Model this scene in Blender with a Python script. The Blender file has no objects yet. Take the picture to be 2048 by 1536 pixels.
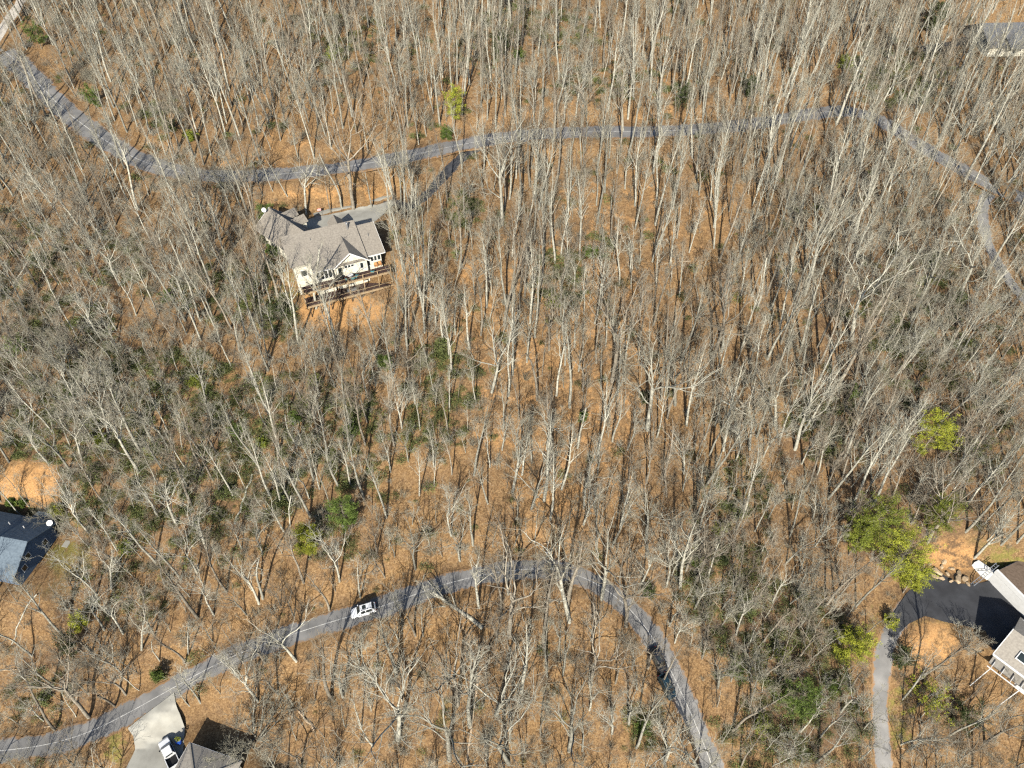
import bpy, math, random
import numpy as np
from mathutils import Vector, Matrix

# ------------------------------------------------------------------ camera, world, sun
SC = bpy.context.scene
COL = SC.collection
FPX, PITCH, CAMH = 1420.0, math.radians(46), 140.0      # focal length in 2048-wide pixels
cam_d = bpy.data.cameras.new('camera'); cam_d.sensor_width = 36.0
cam_d.lens = FPX / 2048 * 36.0; cam_d.clip_start = 1.0; cam_d.clip_end = 9000.0
cam = bpy.data.objects.new('camera', cam_d); COL.objects.link(cam)
cam.location = (0, 0, CAMH); cam.rotation_euler = (math.pi / 2 - PITCH, 0, 0)
SC.camera = cam
SUN_EL, SUN_AZ = math.radians(31), math.radians(6)       # shadows run 6 degrees east of north
wd = bpy.data.worlds.new('World'); SC.world = wd; wd.use_nodes = True
wn = wd.node_tree
sky = wn.nodes.new('ShaderNodeTexSky'); sky.sky_type = 'NISHITA'; sky.sun_disc = False
sky.sun_elevation = SUN_EL; sky.sun_rotation = math.pi + SUN_AZ
wn.links.new(sky.outputs[0], wn.nodes['Background'].inputs[0])
wn.nodes['Background'].inputs[1].default_value = 0.10
sl = bpy.data.lights.new('sun', 'SUN'); sl.energy = 4.6; sl.angle = math.radians(0.5); sl.color = (1.0, 0.945, 0.84)
sun = bpy.data.objects.new('sun', sl); COL.objects.link(sun)
tosun = Vector((-math.sin(SUN_AZ) * math.cos(SUN_EL), -math.cos(SUN_AZ) * math.cos(SUN_EL), math.sin(SUN_EL)))
sun.rotation_euler = tosun.to_track_quat('Z', 'Y').to_euler()
vs = SC.view_settings
vs.view_transform = 'Standard'; vs.look = 'None'; vs.exposure = 0.68; vs.gamma = 1.0; vs.use_curve_mapping = False
SC.cycles.max_bounces = 1; SC.cycles.diffuse_bounces = 0; SC.cycles.glossy_bounces = 1; SC.cycles.use_denoising = False; SC.cycles.pixel_filter_type = 'BLACKMAN_HARRIS'; SC.cycles.filter_width = 1.3; SC.cycles.use_light_tree = False; SC.cycles.use_adaptive_sampling = False
SC.cycles.transparent_max_bounces = 4; SC.cycles.caustics_reflective = False; SC.cycles.caustics_refractive = False

rng = np.random.default_rng(20)
rnd = random.Random(7)

# ------------------------------------------------------------------ pixel <-> ground
FW = np.array([0, math.cos(PITCH), -math.sin(PITCH)]); UP = np.array([0, math.sin(PITCH), math.cos(PITCH)])
CP = np.array([0, 0, CAMH])
def ray(px, py): return FW + np.array([1., 0, 0]) * ((px - 1024) / FPX) + UP * ((768 - py) / FPX)
def onz(px, py, z):
    r = ray(px, py); return CP + r * ((z - CAMH) / r[2])
def project(p):
    v = np.asarray(p, float) - CP; d = v @ FW
    return 1024 + FPX * v[..., 0] / d, 768 - FPX * (v @ UP) / d, FPX / d
_k = np.array([(-3000, -500), (-300, -150), (-100, -84), (0, -27), (38.4, 2.4), (60.5, 17.4), (87.4, 30.9), (119.8, 43.5), (154, 53.8),
               (213.7, 72.2), (300, 98), (500, 150), (1500, 330), (5000, 420)], float)
_ty = np.arange(-3000, 5001, 1.0); _tz = np.interp(_ty, _k[:, 0], _k[:, 1])
_g = np.exp(-0.5 * (np.arange(-24, 25) / 8.0) ** 2); _g /= _g.sum()
_tz = np.concatenate([_tz[:24], np.convolve(_tz, _g, 'valid'), _tz[-24:]])
def base_z(x, y):
    z = np.interp(y, _ty, _tz)
    return z + 0.9 * np.sin(x / 31 + 0.6) * np.cos(y / 27) + 0.5 * np.sin(x / 11 + y / 14) + 0.25 * np.sin(x / 5.1 - y / 4.3 + 1)
def ground_at(px, py, h=0.0):
    r = ray(px, py); a, b = 60.0, 600.0
    for _ in range(48):
        m = (a + b) / 2; p = CP + r * m
        if p[2] > base_z(p[0], p[1]) + h: a = m
        else: b = m
    return CP + r * a - np.array([0, 0, h])

# ------------------------------------------------------------------ small helpers
def tag(o, label=None, cat=None, group=None, kind=None):
    if label: o['label'] = label
    if cat: o['category'] = cat
    if group: o['group'] = group
    if kind: o['kind'] = kind
    return o
def empty(name, loc=(0, 0, 0), rz=0.0):
    o = bpy.data.objects.new(name, None); COL.objects.link(o); o.location = loc; o.rotation_euler = (0, 0, rz)
    o.empty_display_size = 0.3
    return o
class MB:
    def __init__(s): s.v = []; s.f = []; s.m = []
    def add(s, v, f, m=0):
        n = len(s.v); s.v += [tuple(map(float, p)) for p in v]
        for q in f: s.f.append(tuple(i + n for i in q)); s.m.append(m)
        return s
    def box(s, x0, x1, y0, y1, z0, z1, m=0):
        return s.add([(x0,y0,z0),(x1,y0,z0),(x1,y1,z0),(x0,y1,z0),(x0,y0,z1),(x1,y0,z1),(x1,y1,z1),(x0,y1,z1)],
                     [(0,3,2,1),(4,5,6,7),(0,1,5,4),(1,2,6,5),(2,3,7,6),(3,0,4,7)], m)
    def obox(s, c, ex, ey, ez, m=0):
        c, ex, ey, ez = [np.asarray(q, float) for q in (c, ex, ey, ez)]
        P = [c + a * ex + b * ey + d * ez for d in (-1, 1) for a, b in ((-1,-1),(1,-1),(1,1),(-1,1))]
        return s.add(P, [(0,3,2,1),(4,5,6,7),(0,1,5,4),(1,2,6,5),(2,3,7,6),(3,0,4,7)], m)
    def bar(s, a, b, w, h=None, m=0):
        a, b = np.asarray(a, float), np.asarray(b, float); h = h or w
        d = b - a; L = np.linalg.norm(d); d /= L
        u = np.cross(d, (0, 0, 1)); u = np.array([1., 0, 0]) if np.linalg.norm(u) < 1e-3 else u / np.linalg.norm(u)
        return s.obox((a + b) / 2, d * L / 2, u * w / 2, np.cross(u, d) * h / 2, m)
    def slab(s, pts, t, m=0):
        P = [np.asarray(p, float) for p in pts]; n = np.cross(P[1] - P[0], P[2] - P[0]); n /= np.linalg.norm(n)
        if n[2] < 0: P.reverse(); n = -n
        k = len(P); Q = P + [p - n * t for p in P]
        F = [tuple(range(k)), tuple(range(2 * k - 1, k - 1, -1))] + [(i, i + k, (i + 1) % k + k, (i + 1) % k) for i in range(k)]
        return s.add(Q, F, m)
    def prism(s, poly, z0, z1, m=0):
        k = len(poly); Q = [(x, y, z0) for x, y in poly] + [(x, y, z1) for x, y in poly]
        a = sum(poly[i][0] * poly[(i+1) % k][1] - poly[(i+1) % k][0] * poly[i][1] for i in range(k))
        F = [tuple(range(k - 1, -1, -1)), tuple(range(k, 2 * k))] + [(i, (i + 1) % k, (i + 1) % k + k, i + k) for i in range(k)]
        if a < 0: F = [tuple(reversed(q)) for q in F]
        return s.add(Q, F, m)
    def cyl(s, a, b, r0, r1=None, n=10, m=0):
        a, b = np.asarray(a, float), np.asarray(b, float); r1 = r0 if r1 is None else r1
        d = (b - a) / np.linalg.norm(b - a); u = np.cross(d, (0.31, 0.2, 0.93) if abs(d[2]) < .9 else (1, 0, 0)); u /= np.linalg.norm(u); w = np.cross(d, u)
        A = [a + r0 * (math.cos(t) * u + math.sin(t) * w) for t in np.arange(n) * 2 * math.pi / n]
        B = [b + r1 * (math.cos(t) * u + math.sin(t) * w) for t in np.arange(n) * 2 * math.pi / n]
        return s.add(A + B, [tuple(range(n - 1, -1, -1)), tuple(range(n, 2 * n))] + [(i, (i + 1) % n, (i + 1) % n + n, i + n) for i in range(n)], m)
    def build(s, name, mats, parent=None, smooth=False):
        me = bpy.data.meshes.new(name); me.from_pydata(s.v, [], s.f)
        for q in (mats if isinstance(mats, (list, tuple)) else [mats]): me.materials.append(q)
        if any(s.m): me.polygons.foreach_set('material_index', s.m)
        if smooth: me.polygons.foreach_set('use_smooth', [True] * len(me.polygons))
        me.update()
        o = bpy.data.objects.new(name, me); COL.objects.link(o); o.parent = parent
        return o

# ------------------------------------------------------------------ materials
def mat(name, col, rough=0.8, var=0.0, scale=1.0, metal=0.0, bump=0.0, col2=None, spec=0.3, rand=0.0, detail=4.0, coat=0.0):
    m = bpy.data.materials.new(name); m.use_nodes = True; nt = m.node_tree; b = nt.nodes['Principled BSDF']
    b.inputs['Roughness'].default_value = rough; b.inputs['Metallic'].default_value = metal
    b.inputs['Specular IOR Level'].default_value = spec; b.inputs['Coat Weight'].default_value = coat
    if col2 is None: col2 = tuple(max(0, c * (1 - var)) for c in col)
    tc = nt.nodes.new('ShaderNodeTexCoord'); nz = nt.nodes.new('ShaderNodeTexNoise')
    nz.inputs['Scale'].default_value = scale; nz.inputs['Detail'].default_value = detail
    nt.links.new(tc.outputs['Object'], nz.inputs['Vector'])
    rp = nt.nodes.new('ShaderNodeValToRGB'); rp.color_ramp.elements[0].position = 0.34; rp.color_ramp.elements[1].position = 0.66
    rp.color_ramp.elements[0].color = (*col2, 1); rp.color_ramp.elements[1].color = (*col, 1)
    nt.links.new(nz.outputs['Fac'], rp.inputs['Fac']); out = rp.outputs['Color']
    if rand:
        oi = nt.nodes.new('ShaderNodeObjectInfo'); mr = nt.nodes.new('ShaderNodeMapRange')
        mr.inputs['To Min'].default_value = 1 - rand; mr.inputs['To Max'].default_value = 1 + rand
        nt.links.new(oi.outputs['Random'], mr.inputs['Value'])
        hs = nt.nodes.new('ShaderNodeHueSaturation'); nt.links.new(mr.outputs[0], hs.inputs['Value']); nt.links.new(out, hs.inputs['Color'])
        out = hs.outputs[0]
    nt.links.new(out, b.inputs['Base Color'])
    if bump:
        bp = nt.nodes.new('ShaderNodeBump'); bp.inputs['Strength'].default_value = bump; bp.inputs['Distance'].default_value = 0.1
        nt.links.new(nz.outputs['Fac'], bp.inputs['Height']); nt.links.new(bp.outputs[0], b.inputs['Normal'])
    return m
M = {}
M['bark'] = mat('pale_bark', (.445, .43, .355), .9, scale=1.6, col2=(.25, .237, .19), rand=.36, detail=2)
M['bark2'] = mat('brown_bark', (.31, .275, .215), .9, scale=1.6, col2=(.175, .15, .115), rand=.25, detail=2)
def plainmat(name, c1, c2, rough=.9):
    m = bpy.data.materials.new(name); m.use_nodes = True; nt = m.node_tree; b = nt.nodes['Principled BSDF']; b.inputs['Roughness'].default_value = rough; b.inputs['Specular IOR Level'].default_value = .1
    oi = nt.nodes.new('ShaderNodeObjectInfo'); rp = nt.nodes.new('ShaderNodeValToRGB'); e = rp.color_ramp.elements; e[0].color = (*c1, 1); e[1].color = (*c2, 1)
    nt.links.new(oi.outputs['Random'], rp.inputs[0]); nt.links.new(rp.outputs[0], b.inputs['Base Color']); return m
M['twig'] = plainmat('twig_bark', (.28, .255, .185), (.45, .43, .345))
M['twig2'] = plainmat('brown_twig', (.19, .15, .105), (.33, .285, .21))
M['asphalt'] = mat('old_asphalt', (.245, .238, .228), .9, scale=.35, col2=(.16, .157, .152), bump=.1, detail=9)
M['asphalt_new'] = mat('dark_asphalt', (.062, .064, .07), .85, scale=.5, col2=(.042, .043, .047), bump=.1, detail=9)
M['concrete'] = mat('pale_concrete', (.37, .36, .315), .85, scale=.5, col2=(.28, .27, .235), detail=8)
M['gravel'] = mat('gravel', (.5, .46, .4), .9, scale=2.0, col2=(.34, .31, .27), detail=8)
M['line'] = mat('road_paint', (.62, .61, .57), .8, scale=1.5, col2=(.34, .335, .32))
M['shingle'] = mat('taupe_shingle', (.30, .268, .222), .9, scale=3.0, col2=(.215, .19, .158), bump=.2, detail=8)
M['shingle_tan'] = mat('tan_shingle', (.37, .335, .28), .9, scale=3.0, col2=(.285, .255, .215), bump=.2, detail=8)
M['shingle_blue'] = mat('blue_grey_shingle', (.15, .19, .225), .85, scale=2.5, col2=(.10, .13, .16), bump=.2, detail=8)
M['shingle_slate'] = mat('slate_shingle', (.13, .135, .145), .85, scale=2.5, col2=(.085, .09, .10), bump=.2, detail=8)
M['roof_brown'] = mat('brown_roofing', (.20, .145, .105), .9, scale=2.5, col2=(.14, .10, .07))
M['grey_board'] = mat('weathered_boards', (.45, .42, .37), .85, scale=1.5, col2=(.33, .305, .265))
M['siding'] = mat('cream_siding', (.72, .68, .56), .7, scale=2, col2=(.66, .62, .50))
M['white'] = mat('white_paint', (.80, .79, .76), .55, scale=1.2, col2=(.72, .71, .68))
M['blue_siding'] = mat('blue_siding', (.11, .16, .235), .7, scale=2, col2=(.09, .135, .20))
M['stone'] = mat('stone_base', (.36, .32, .26), .9, scale=2.5, col2=(.2, .175, .14), bump=.4)
M['glass'] = mat('window_glass', (.02, .026, .028), .08, scale=.5, col2=(.03, .04, .04), spec=.6)
M['deckwood'] = mat('dark_deck_boards', (.085, .05, .042), .8, scale=3, col2=(.055, .033, .029))
M['lumber'] = mat('tan_lumber', (.42, .31, .185), .8, scale=3, col2=(.33, .235, .135))
M['darklumber'] = mat('dark_lumber', (.075, .052, .036), .85, scale=3, col2=(.045, .03, .022))
M['metal'] = mat('grey_metal', (.45, .46, .47), .4, scale=3, col2=(.36, .37, .38), metal=.7)
M['black'] = mat('black_plastic', (.018, .018, .019), .5, scale=4, col2=(.012, .012, .012))
M['rubber'] = mat('tyre_rubber', (.02, .02, .02), .85, scale=4, col2=(.014, .014, .014))
M['teal'] = mat('teal_fabric', (.07, .30, .33), .8, scale=4, col2=(.05, .23, .26))
M['blue'] = mat('blue_plastic', (.03, .11, .50), .5, scale=4, col2=(.025, .08, .38))
M['orange'] = mat('tan_cushion', (.55, .27, .10), .8, scale=4, col2=(.45, .21, .08))
M['red'] = mat('red_cloth', (.52, .07, .08), .8, scale=4, col2=(.44, .05, .06))
M['navy'] = mat('navy_cloth', (.03, .04, .14), .8, scale=4, col2=(.025, .03, .11))
M['carwhite'] = mat('white_car_paint', (.78, .79, .80), .3, scale=1, col2=(.76, .77, .78), spec=.5, coat=.6)
M['carteal'] = mat('dark_teal_car_paint', (.008, .03, .042), .3, scale=1, col2=(.007, .027, .038), spec=.5, coat=.6)
M['carblack'] = mat('black_car_paint', (.014, .015, .019), .3, scale=1, col2=(.013, .014, .017), spec=.5, coat=.6)
M['lamp'] = mat('headlight_lens', (.6, .62, .65), .15, scale=4, col2=(.5, .52, .55), spec=.6)
M['tail'] = mat('tail_light_lens', (.35, .02, .02), .25, scale=4, col2=(.3, .015, .015), spec=.6)
M['rock'] = mat('tan_rock', (.50, .38, .24), .9, scale=1.2, col2=(.30, .22, .14), bump=.4, rand=.2, detail=8)
M['log'] = mat('bleached_wood', (.56, .43, .29), .9, scale=1.5, col2=(.36, .27, .18), rand=.15)
def leafmat(name, a, b, rand=.2):
    m = mat(name, a, .65, scale=1.1, col2=b, rand=rand, detail=1)
    nt = m.node_tree; bs = nt.nodes['Principled BSDF']
    bs.inputs['Specular IOR Level'].default_value = .25
    return m
M['pine'] = leafmat('pine_needles', (.24, .27, .036), (.12, .15, .022))
M['pine_y'] = leafmat('yellow_green_needles', (.34, .35, .036), (.17, .195, .022))
M['pine_d'] = leafmat('dark_green_leaves', (.075, .095, .028), (.035, .05, .016))
M['pine_g'] = leafmat('mid_green_leaves', (.125, .18, .034), (.065, .095, .02))
M['laurel'] = leafmat('laurel_leaves', (.155, .18, .058), (.075, .09, .03), .4)
def ground_material():
    m = bpy.data.materials.new('leaf_litter'); m.use_nodes = True; nt = m.node_tree; b = nt.nodes['Principled BSDF']
    N = nt.nodes.new; L = nt.links.new
    b.inputs['Roughness'].default_value = .95; b.inputs['Specular IOR Level'].default_value = .1
    tc = N('ShaderNodeTexCoord')
    def noise(scale, detail=4, rough=.6, off=0):
        mp = N('ShaderNodeMapping'); mp.inputs['Location'].default_value = (off, off * 1.7, off * .3); L(tc.outputs['Object'], mp.inputs[0])
        n = N('ShaderNodeTexNoise'); n.inputs['Scale'].default_value = scale; n.inputs['Detail'].default_value = detail
        n.inputs['Roughness'].default_value = rough; L(mp.outputs[0], n.inputs['Vector']); return n.outputs['Fac']
    def ramp(src, *els):
        r = N('ShaderNodeValToRGB'); e = r.color_ramp.elements
        while len(e) < len(els): e.new(.5)
        for q, (p, c) in zip(e, els): q.position = p; q.color = (*c, 1)
        L(src, r.inputs[0]); return r.outputs[0]
    def mix(f, a, c, typ='MIX'):
        x = N('ShaderNodeMix'); x.data_type = 'RGBA'; x.blend_type = typ
        if isinstance(f, (int, float)): x.inputs[0].default_value = f
        else: L(f, x.inputs[0])
        for s, q in ((6, a), (7, c)):
            if isinstance(q, tuple): x.inputs[s].default_value = (*q, 1)
            else: L(q, x.inputs[s])
        return x.outputs[2]
    fine = noise(4.2, 4, .75)
    leaf = ramp(fine, (.28, (.05, .029, .015)), (.43, (.152, .091, .042)), (.56, (.278, .168, .074)), (.72, (.475, .335, .172)))
    mid = noise(.35, 5, .72, 30)
    dull = ramp(fine, (.28, (.045, .03, .02)), (.5, (.145, .094, .058)), (.72, (.33, .235, .145)))
    c = mix(ramp(mid, (.44, (0, 0, 0)), (.62, (.7, .7, .7))), leaf, dull)
    big = noise(.06, 5, .65, 80)
    c = mix(ramp(big, (.42, (0, 0, 0)), (.62, (.8, .8, .8))), c, ramp(fine, (.3, (.05, .033, .019)), (.5, (.135, .086, .047)), (.7, (.30, .20, .108))))
    v = N('ShaderNodeTexVoronoi'); v.inputs['Scale'].default_value = 3.2; L(tc.outputs['Object'], v.inputs['Vector'])
    hs = N('ShaderNodeHueSaturation'); hs.inputs['Saturation'].default_value = 0
    c = mix(.35, c, ramp(v.outputs['Color'], (0, (.08, .046, .022)), (.5, (.235, .138, .063)), (1, (.48, .33, .17))))
    def attr(n):
        a = N('ShaderNodeAttribute'); a.attribute_name = n; return a.outputs['Fac']
    edge = noise(.4, 6, .82, 11)
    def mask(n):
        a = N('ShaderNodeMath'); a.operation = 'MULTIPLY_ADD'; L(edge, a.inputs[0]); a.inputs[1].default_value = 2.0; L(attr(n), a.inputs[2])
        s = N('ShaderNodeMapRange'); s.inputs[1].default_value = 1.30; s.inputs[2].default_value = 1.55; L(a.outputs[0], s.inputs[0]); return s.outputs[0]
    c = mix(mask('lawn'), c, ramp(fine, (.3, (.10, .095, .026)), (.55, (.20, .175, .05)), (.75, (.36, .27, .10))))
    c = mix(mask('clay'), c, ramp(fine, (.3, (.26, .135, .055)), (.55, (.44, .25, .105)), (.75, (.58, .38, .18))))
    c = mix(mask('shade_duff'), c, ramp(fine, (.3, (.075, .05, .03)), (.55, (.14, .088, .05)), (.75, (.26, .17, .09))))  # duller grey-brown litter, the ground's own colour
    L(c, b.inputs['Base Color'])
    bp = N('ShaderNodeBump'); bp.inputs['Strength'].default_value = .55; bp.inputs['Distance'].default_value = .12
    L(fine, bp.inputs['Height']); L(bp.outputs[0], b.inputs['Normal'])
    return m
M['ground'] = ground_material()

# ------------------------------------------------------------------ roads (centre lines traced, then laid on the hill)
def smooth_line(P, step=1.0, it=12):
    P = np.array(P); d = np.r_[0, np.cumsum(np.linalg.norm(np.diff(P[:, :2], axis=0), axis=1))]
    s = np.arange(0, d[-1], step); Q = np.stack([np.interp(s, d, P[:, i]) for i in range(P.shape[1])], 1)
    for _ in range(it):
        Q[1:-1] = (Q[:-2] + 2 * Q[1:-1] + Q[2:]) / 4
    for _ in range(60):
        Q[1:-1, 2] = (Q[:-2, 2] + 2 * Q[1:-1, 2] + Q[2:, 2]) / 4
    return Q
def traced(pts): return [ground_at(*p) for p in pts]
F_MAIN = 47.3
up_pts = [(-140,-60),(-60,20),(0,92),(60,150),(130,222),(200,275),(270,318),(350,345),(430,353),(520,352),(600,346),(700,332),(800,316),(900,294),(1000,275),(1100,265),(1200,263),(1300,263),(1400,259),(1500,250),(1600,231),(1680,218),(1740,226),(1790,258),(1850,298),(1920,338),(1990,375),(2080,410),(2200,440)]
lo_pts = [(-130,1510),(0,1503),(100,1490),(180,1466),(260,1425),(330,1385),(400,1345),(480,1305),(560,1277),(640,1250),(720,1227),(800,1200),(880,1170),(960,1150),(1040,1138),(1100,1136),(1160,1147),(1220,1180),(1265,1220),(1310,1278),(1345,1345),(1375,1410),(1405,1480),(1435,1560),(1455,1640)]
roads = {}
roads['upper_road'] = (smooth_line(traced(up_pts)), 6.6)
roads['lower_road'] = (smooth_line(traced(lo_pts)), 4.6)
roads['right_lane'] = (smooth_line(traced([(1984,372),(1962,415),(1972,480),(2003,545),(2050,600),(2120,660)])), 3.0)
roads['gravel_track'] = (smooth_line(traced([(-20,95),(8,50),(30,20),(55,-20),(80,-70)])), 3.2)
dv = traced([(962,290),(925,312),(892,345),(855,380),(818,397)]); dv.append(onz(790, 404, F_MAIN - .3)); dv.append(onz(765, 413, F_MAIN - .3))
dv[-3][2] = F_MAIN + .2
roads['house_driveway'] = (smooth_line(dv, it=6), 3.6)
g_court = ground_at(1900, 1200); Z_COURT = g_court[2] - .5
dr = traced([(1785,1660),(1772,1560),(1762,1480),(1757,1400),(1762,1330)]); dr += [onz(1780, 1285, Z_COURT), onz(1796, 1240, Z_COURT), onz(1830, 1200, Z_COURT)]
roads['court_driveway'] = (smooth_line(dr, it=6), 3.3)
g_top = ground_at(1880, 100)
roads['far_driveway'] = (smooth_line(traced([(1842,98),(1880,95),(1925,85),(1985,60)])), 4.5)
# level pads: polygon in world, height
U = np.array([math.cos(math.radians(24)), math.sin(math.radians(24))]); V = np.array([-U[1], U[0]]); HA = np.array([-27.8, 126.0])
def hl(u, v): return HA + u * U + v * V
pads = []
YARD = [(600,462),(612,440),(634,433),(660,429),(700,421),(745,411),(783,402),(790,410),(776,424),(745,446),(690,458),(640,470)]
pads.append(([onz(px, py, F_MAIN - .3)[:2] for px, py in YARD], F_MAIN - .35, 4.5))
pads.append(([hl(-27, 24), hl(-13, 25), hl(3, 22), hl(4, 9), hl(-10, 6), hl(-20, 6), hl(-25, 15)], F_MAIN - .35, 5.0))
court_px = [(1812,1188),(1850,1146),(1871,1140),(1919,1167),(1957,1166),(1990,1160),(2060,1215),(2120,1260),(2075,1300),(2014,1290),(1985,1300),(1972,1262),(1925,1250),(1886,1243),(1850,1232),(1820,1245),(1797,1266),(1785,1264),(1789,1224)]
court = [onz(px, py, Z_COURT) for px, py in court_px]
pads.append(([onz(px, py, Z_COURT)[:2] for px, py in [(1800,1200),(1871,1135),(1960,1155),(2150,1200),(2200,1330),(1990,1310),(1900,1240),(1790,1270)]], Z_COURT - .12, 6.0))
g_lh = ground_at(60, 1110); Z_LH = g_lh[2]
pads.append(([onz(px, py, Z_LH)[:2] for px, py in [(-120,1040),(90,1045),(130,1090),(70,1190),(-120,1190)]], Z_LH, 6.0))
g_bl = ground_at(300, 1470); Z_BL = g_bl[2]
drive_px = [(267,1467),(300,1445),(340,1421),(366,1405),(371,1440),(366,1500),(372,1560),(330,1580),(240,1590),(252,1536),(270,1500),(275,1480)]
drive = [onz(px, py, Z_BL) for px, py in drive_px]
pads.append(([onz(px, py, Z_BL)[:2] for px, py in [(265,1470),(365,1400),(480,1480),(560,1600),(230,1640),(250,1530)]], Z_BL - .1, 4.0))
g_tr = ground_at(2010, 95); Z_TR = g_tr[2]
pads.append(([onz(px, py, Z_TR)[:2] for px, py in [(1930,60),(2120,40),(2140,130),(1950,120)]], Z_TR, 6.0))

def pip_dist(poly, X, Y):
    P = np.array(poly)[:, :2]; inside = np.zeros(X.shape, bool); dist = np.full(X.shape, 1e9)
    for i in range(len(P)):
        a, b = P[i], P[(i + 1) % len(P)]
        c = ((a[1] > Y) != (b[1] > Y)) & (X < (b[0] - a[0]) * (Y - a[1]) / (b[1] - a[1] + 1e-12) + a[0]); inside ^= c
        ab = b - a; t = np.clip(((X - a[0]) * ab[0] + (Y - a[1]) * ab[1]) / (ab @ ab), 0, 1)
        dist = np.minimum(dist, np.hypot(X - a[0] - t * ab[0], Y - a[1] - t * ab[1]))
    return np.where(inside, 0, dist)
def sstep(x): x = np.clip(x, 0, 1); return x * x * (3 - 2 * x)
xs = np.r_[-np.geomspace(4000, 236, 30), np.arange(-230, 230.1, 1.15), np.geomspace(236, 4000, 30)]
ys = np.r_[-np.geomspace(2500, 44, 24), np.arange(-38, 300.1, 1.15), np.geomspace(306, 4800, 34)]
GX, GY = np.meshgrid(xs, ys); GZ = base_z(GX, GY)
sel = (np.abs(GX) < 235) & (GY > -40) & (GY < 305)
sx, sy, sz = GX[sel], GY[sel], GZ[sel]
road_d = np.full(sx.shape, 1e9)
def carve(nm):
    global sz, road_d
    Q, wd_ = roads[nm]
    dmin = np.full(sx.shape, 1e9); zc = np.zeros(sx.shape)
    TT = np.gradient(Q[:, :2], axis=0); TL = np.linalg.norm(TT, axis=1); TZ = np.gradient(Q[:, 2]) / TL; TT = TT / TL[:, None]
    lo, hi = Q[:, :2].min(0) - 12, Q[:, :2].max(0) + 12
    idx = np.where((sx > lo[0]) & (sx < hi[0]) & (sy > lo[1]) & (sy < hi[1]))[0]
    for ch in np.array_split(idx, max(1, len(idx) // 4000)):
        D = (sx[ch, None] - Q[None, :, 0]) ** 2 + (sy[ch, None] - Q[None, :, 1]) ** 2
        j = D.argmin(1); dmin[ch] = np.sqrt(D[np.arange(len(ch)), j]); zc[ch] = Q[j, 2] + TZ[j] * np.clip((sx[ch] - Q[j, 0]) * TT[j, 0] + (sy[ch] - Q[j, 1]) * TT[j, 1], -1, 1)
    w = 1 - sstep((dmin - wd_ / 2 - .9) / 4.0); sz = sz * (1 - w) + (zc - .08 * (1 - sstep((dmin - wd_ / 2 + .2) / 1.2))) * w
    road_d = np.minimum(road_d, dmin - wd_ / 2)
carve('upper_road'); carve('lower_road')
free = sstep((road_d - .6) / 2.2)
for poly, z, bl in pads:
    w = (1 - sstep(pip_dist(poly, sx, sy) / bl)) * free; sz = sz * (1 - w) + z * w
for nm in roads:
    if nm not in ('upper_road', 'lower_road'): carve(nm)
GZ[sel] = sz
RD = np.full(GX.shape, 99.0); RD[sel] = road_d
ix0, iy0 = int(np.argmin(np.abs(xs + 230))), int(np.argmin(np.abs(ys + 38)))
def gz(x, y, A=None):
    A = GZ if A is None else A
    fx = np.clip((np.asarray(x, float) + 230) / 1.15, 0, 399.9); fy = np.clip((np.asarray(y, float) + 38) / 1.15, 0, 292.9)
    i, j = fx.astype(int), fy.astype(int); a, b = fx - i, fy - j; i = i + ix0; j = j + iy0
    return A[j, i] * (1-a) * (1-b) + A[j, i+1] * a * (1-b) + A[j+1, i] * (1-a) * b + A[j+1, i+1] * a * b

# colour masks of the ground itself, given as ellipses in the picture and laid on the ground
PXg, PYg, Sg = project(np.stack([GX, GY, GZ], -1))
vis = sel & (GY > 5)
def ell(lst):
    A = np.zeros(GX.shape)
    for cx, cy, rx, ry, s in lst:
        e = np.sqrt(((PXg - cx) / rx) ** 2 + ((PYg - cy) / ry) ** 2); A = np.maximum(A, s * (1 - sstep((e - .55) / .6)))
    return np.where(vis, A, 0)
lawn = ell([(140,1120,60,50,.5),(110,1180,60,30,.35),(235,1500,36,45,.42),(2010,1130,60,40,.5),(1960,1095,70,30,.4),(1800,1430,40,90,.4),(715,375,150,18,.25),(1860,1260,60,40,.3),(590,560,30,50,.3),(1750,1250,30,60,.3),(840,470,60,30,.25)])
clay = ell([(1130,760,260,420,.30),(1000,150,900,140,.24),(1300,420,250,120,.26),(680,620,110,45,.75),(60,965,75,50,.8),(820,560,50,70,.5),(690,385,150,22,.5),(1900,1110,75,45,.7),(1860,1290,70,60,.5),(520,335,140,30,.3),(560,280,90,30,.3),(950,560,40,70,.35),(1560,330,60,30,.25)])
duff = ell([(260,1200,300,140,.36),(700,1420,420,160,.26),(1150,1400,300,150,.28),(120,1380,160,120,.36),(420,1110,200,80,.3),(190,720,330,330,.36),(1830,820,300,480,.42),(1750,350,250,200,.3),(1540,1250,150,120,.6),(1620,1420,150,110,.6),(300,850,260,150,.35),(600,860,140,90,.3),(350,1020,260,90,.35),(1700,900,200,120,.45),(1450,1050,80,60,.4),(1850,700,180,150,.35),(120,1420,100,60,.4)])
me = bpy.data.meshes.new('ground')
nx, ny = len(xs), len(ys)
vv = np.stack([GX, GY, GZ], -1).reshape(-1, 3).astype(np.float32)
ii = (np.arange(ny - 1)[:, None] * nx + np.arange(nx - 1)[None]).reshape(-1)
ff = np.stack([ii, ii + 1, ii + nx + 1, ii + nx], 1).astype(np.int32)
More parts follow.
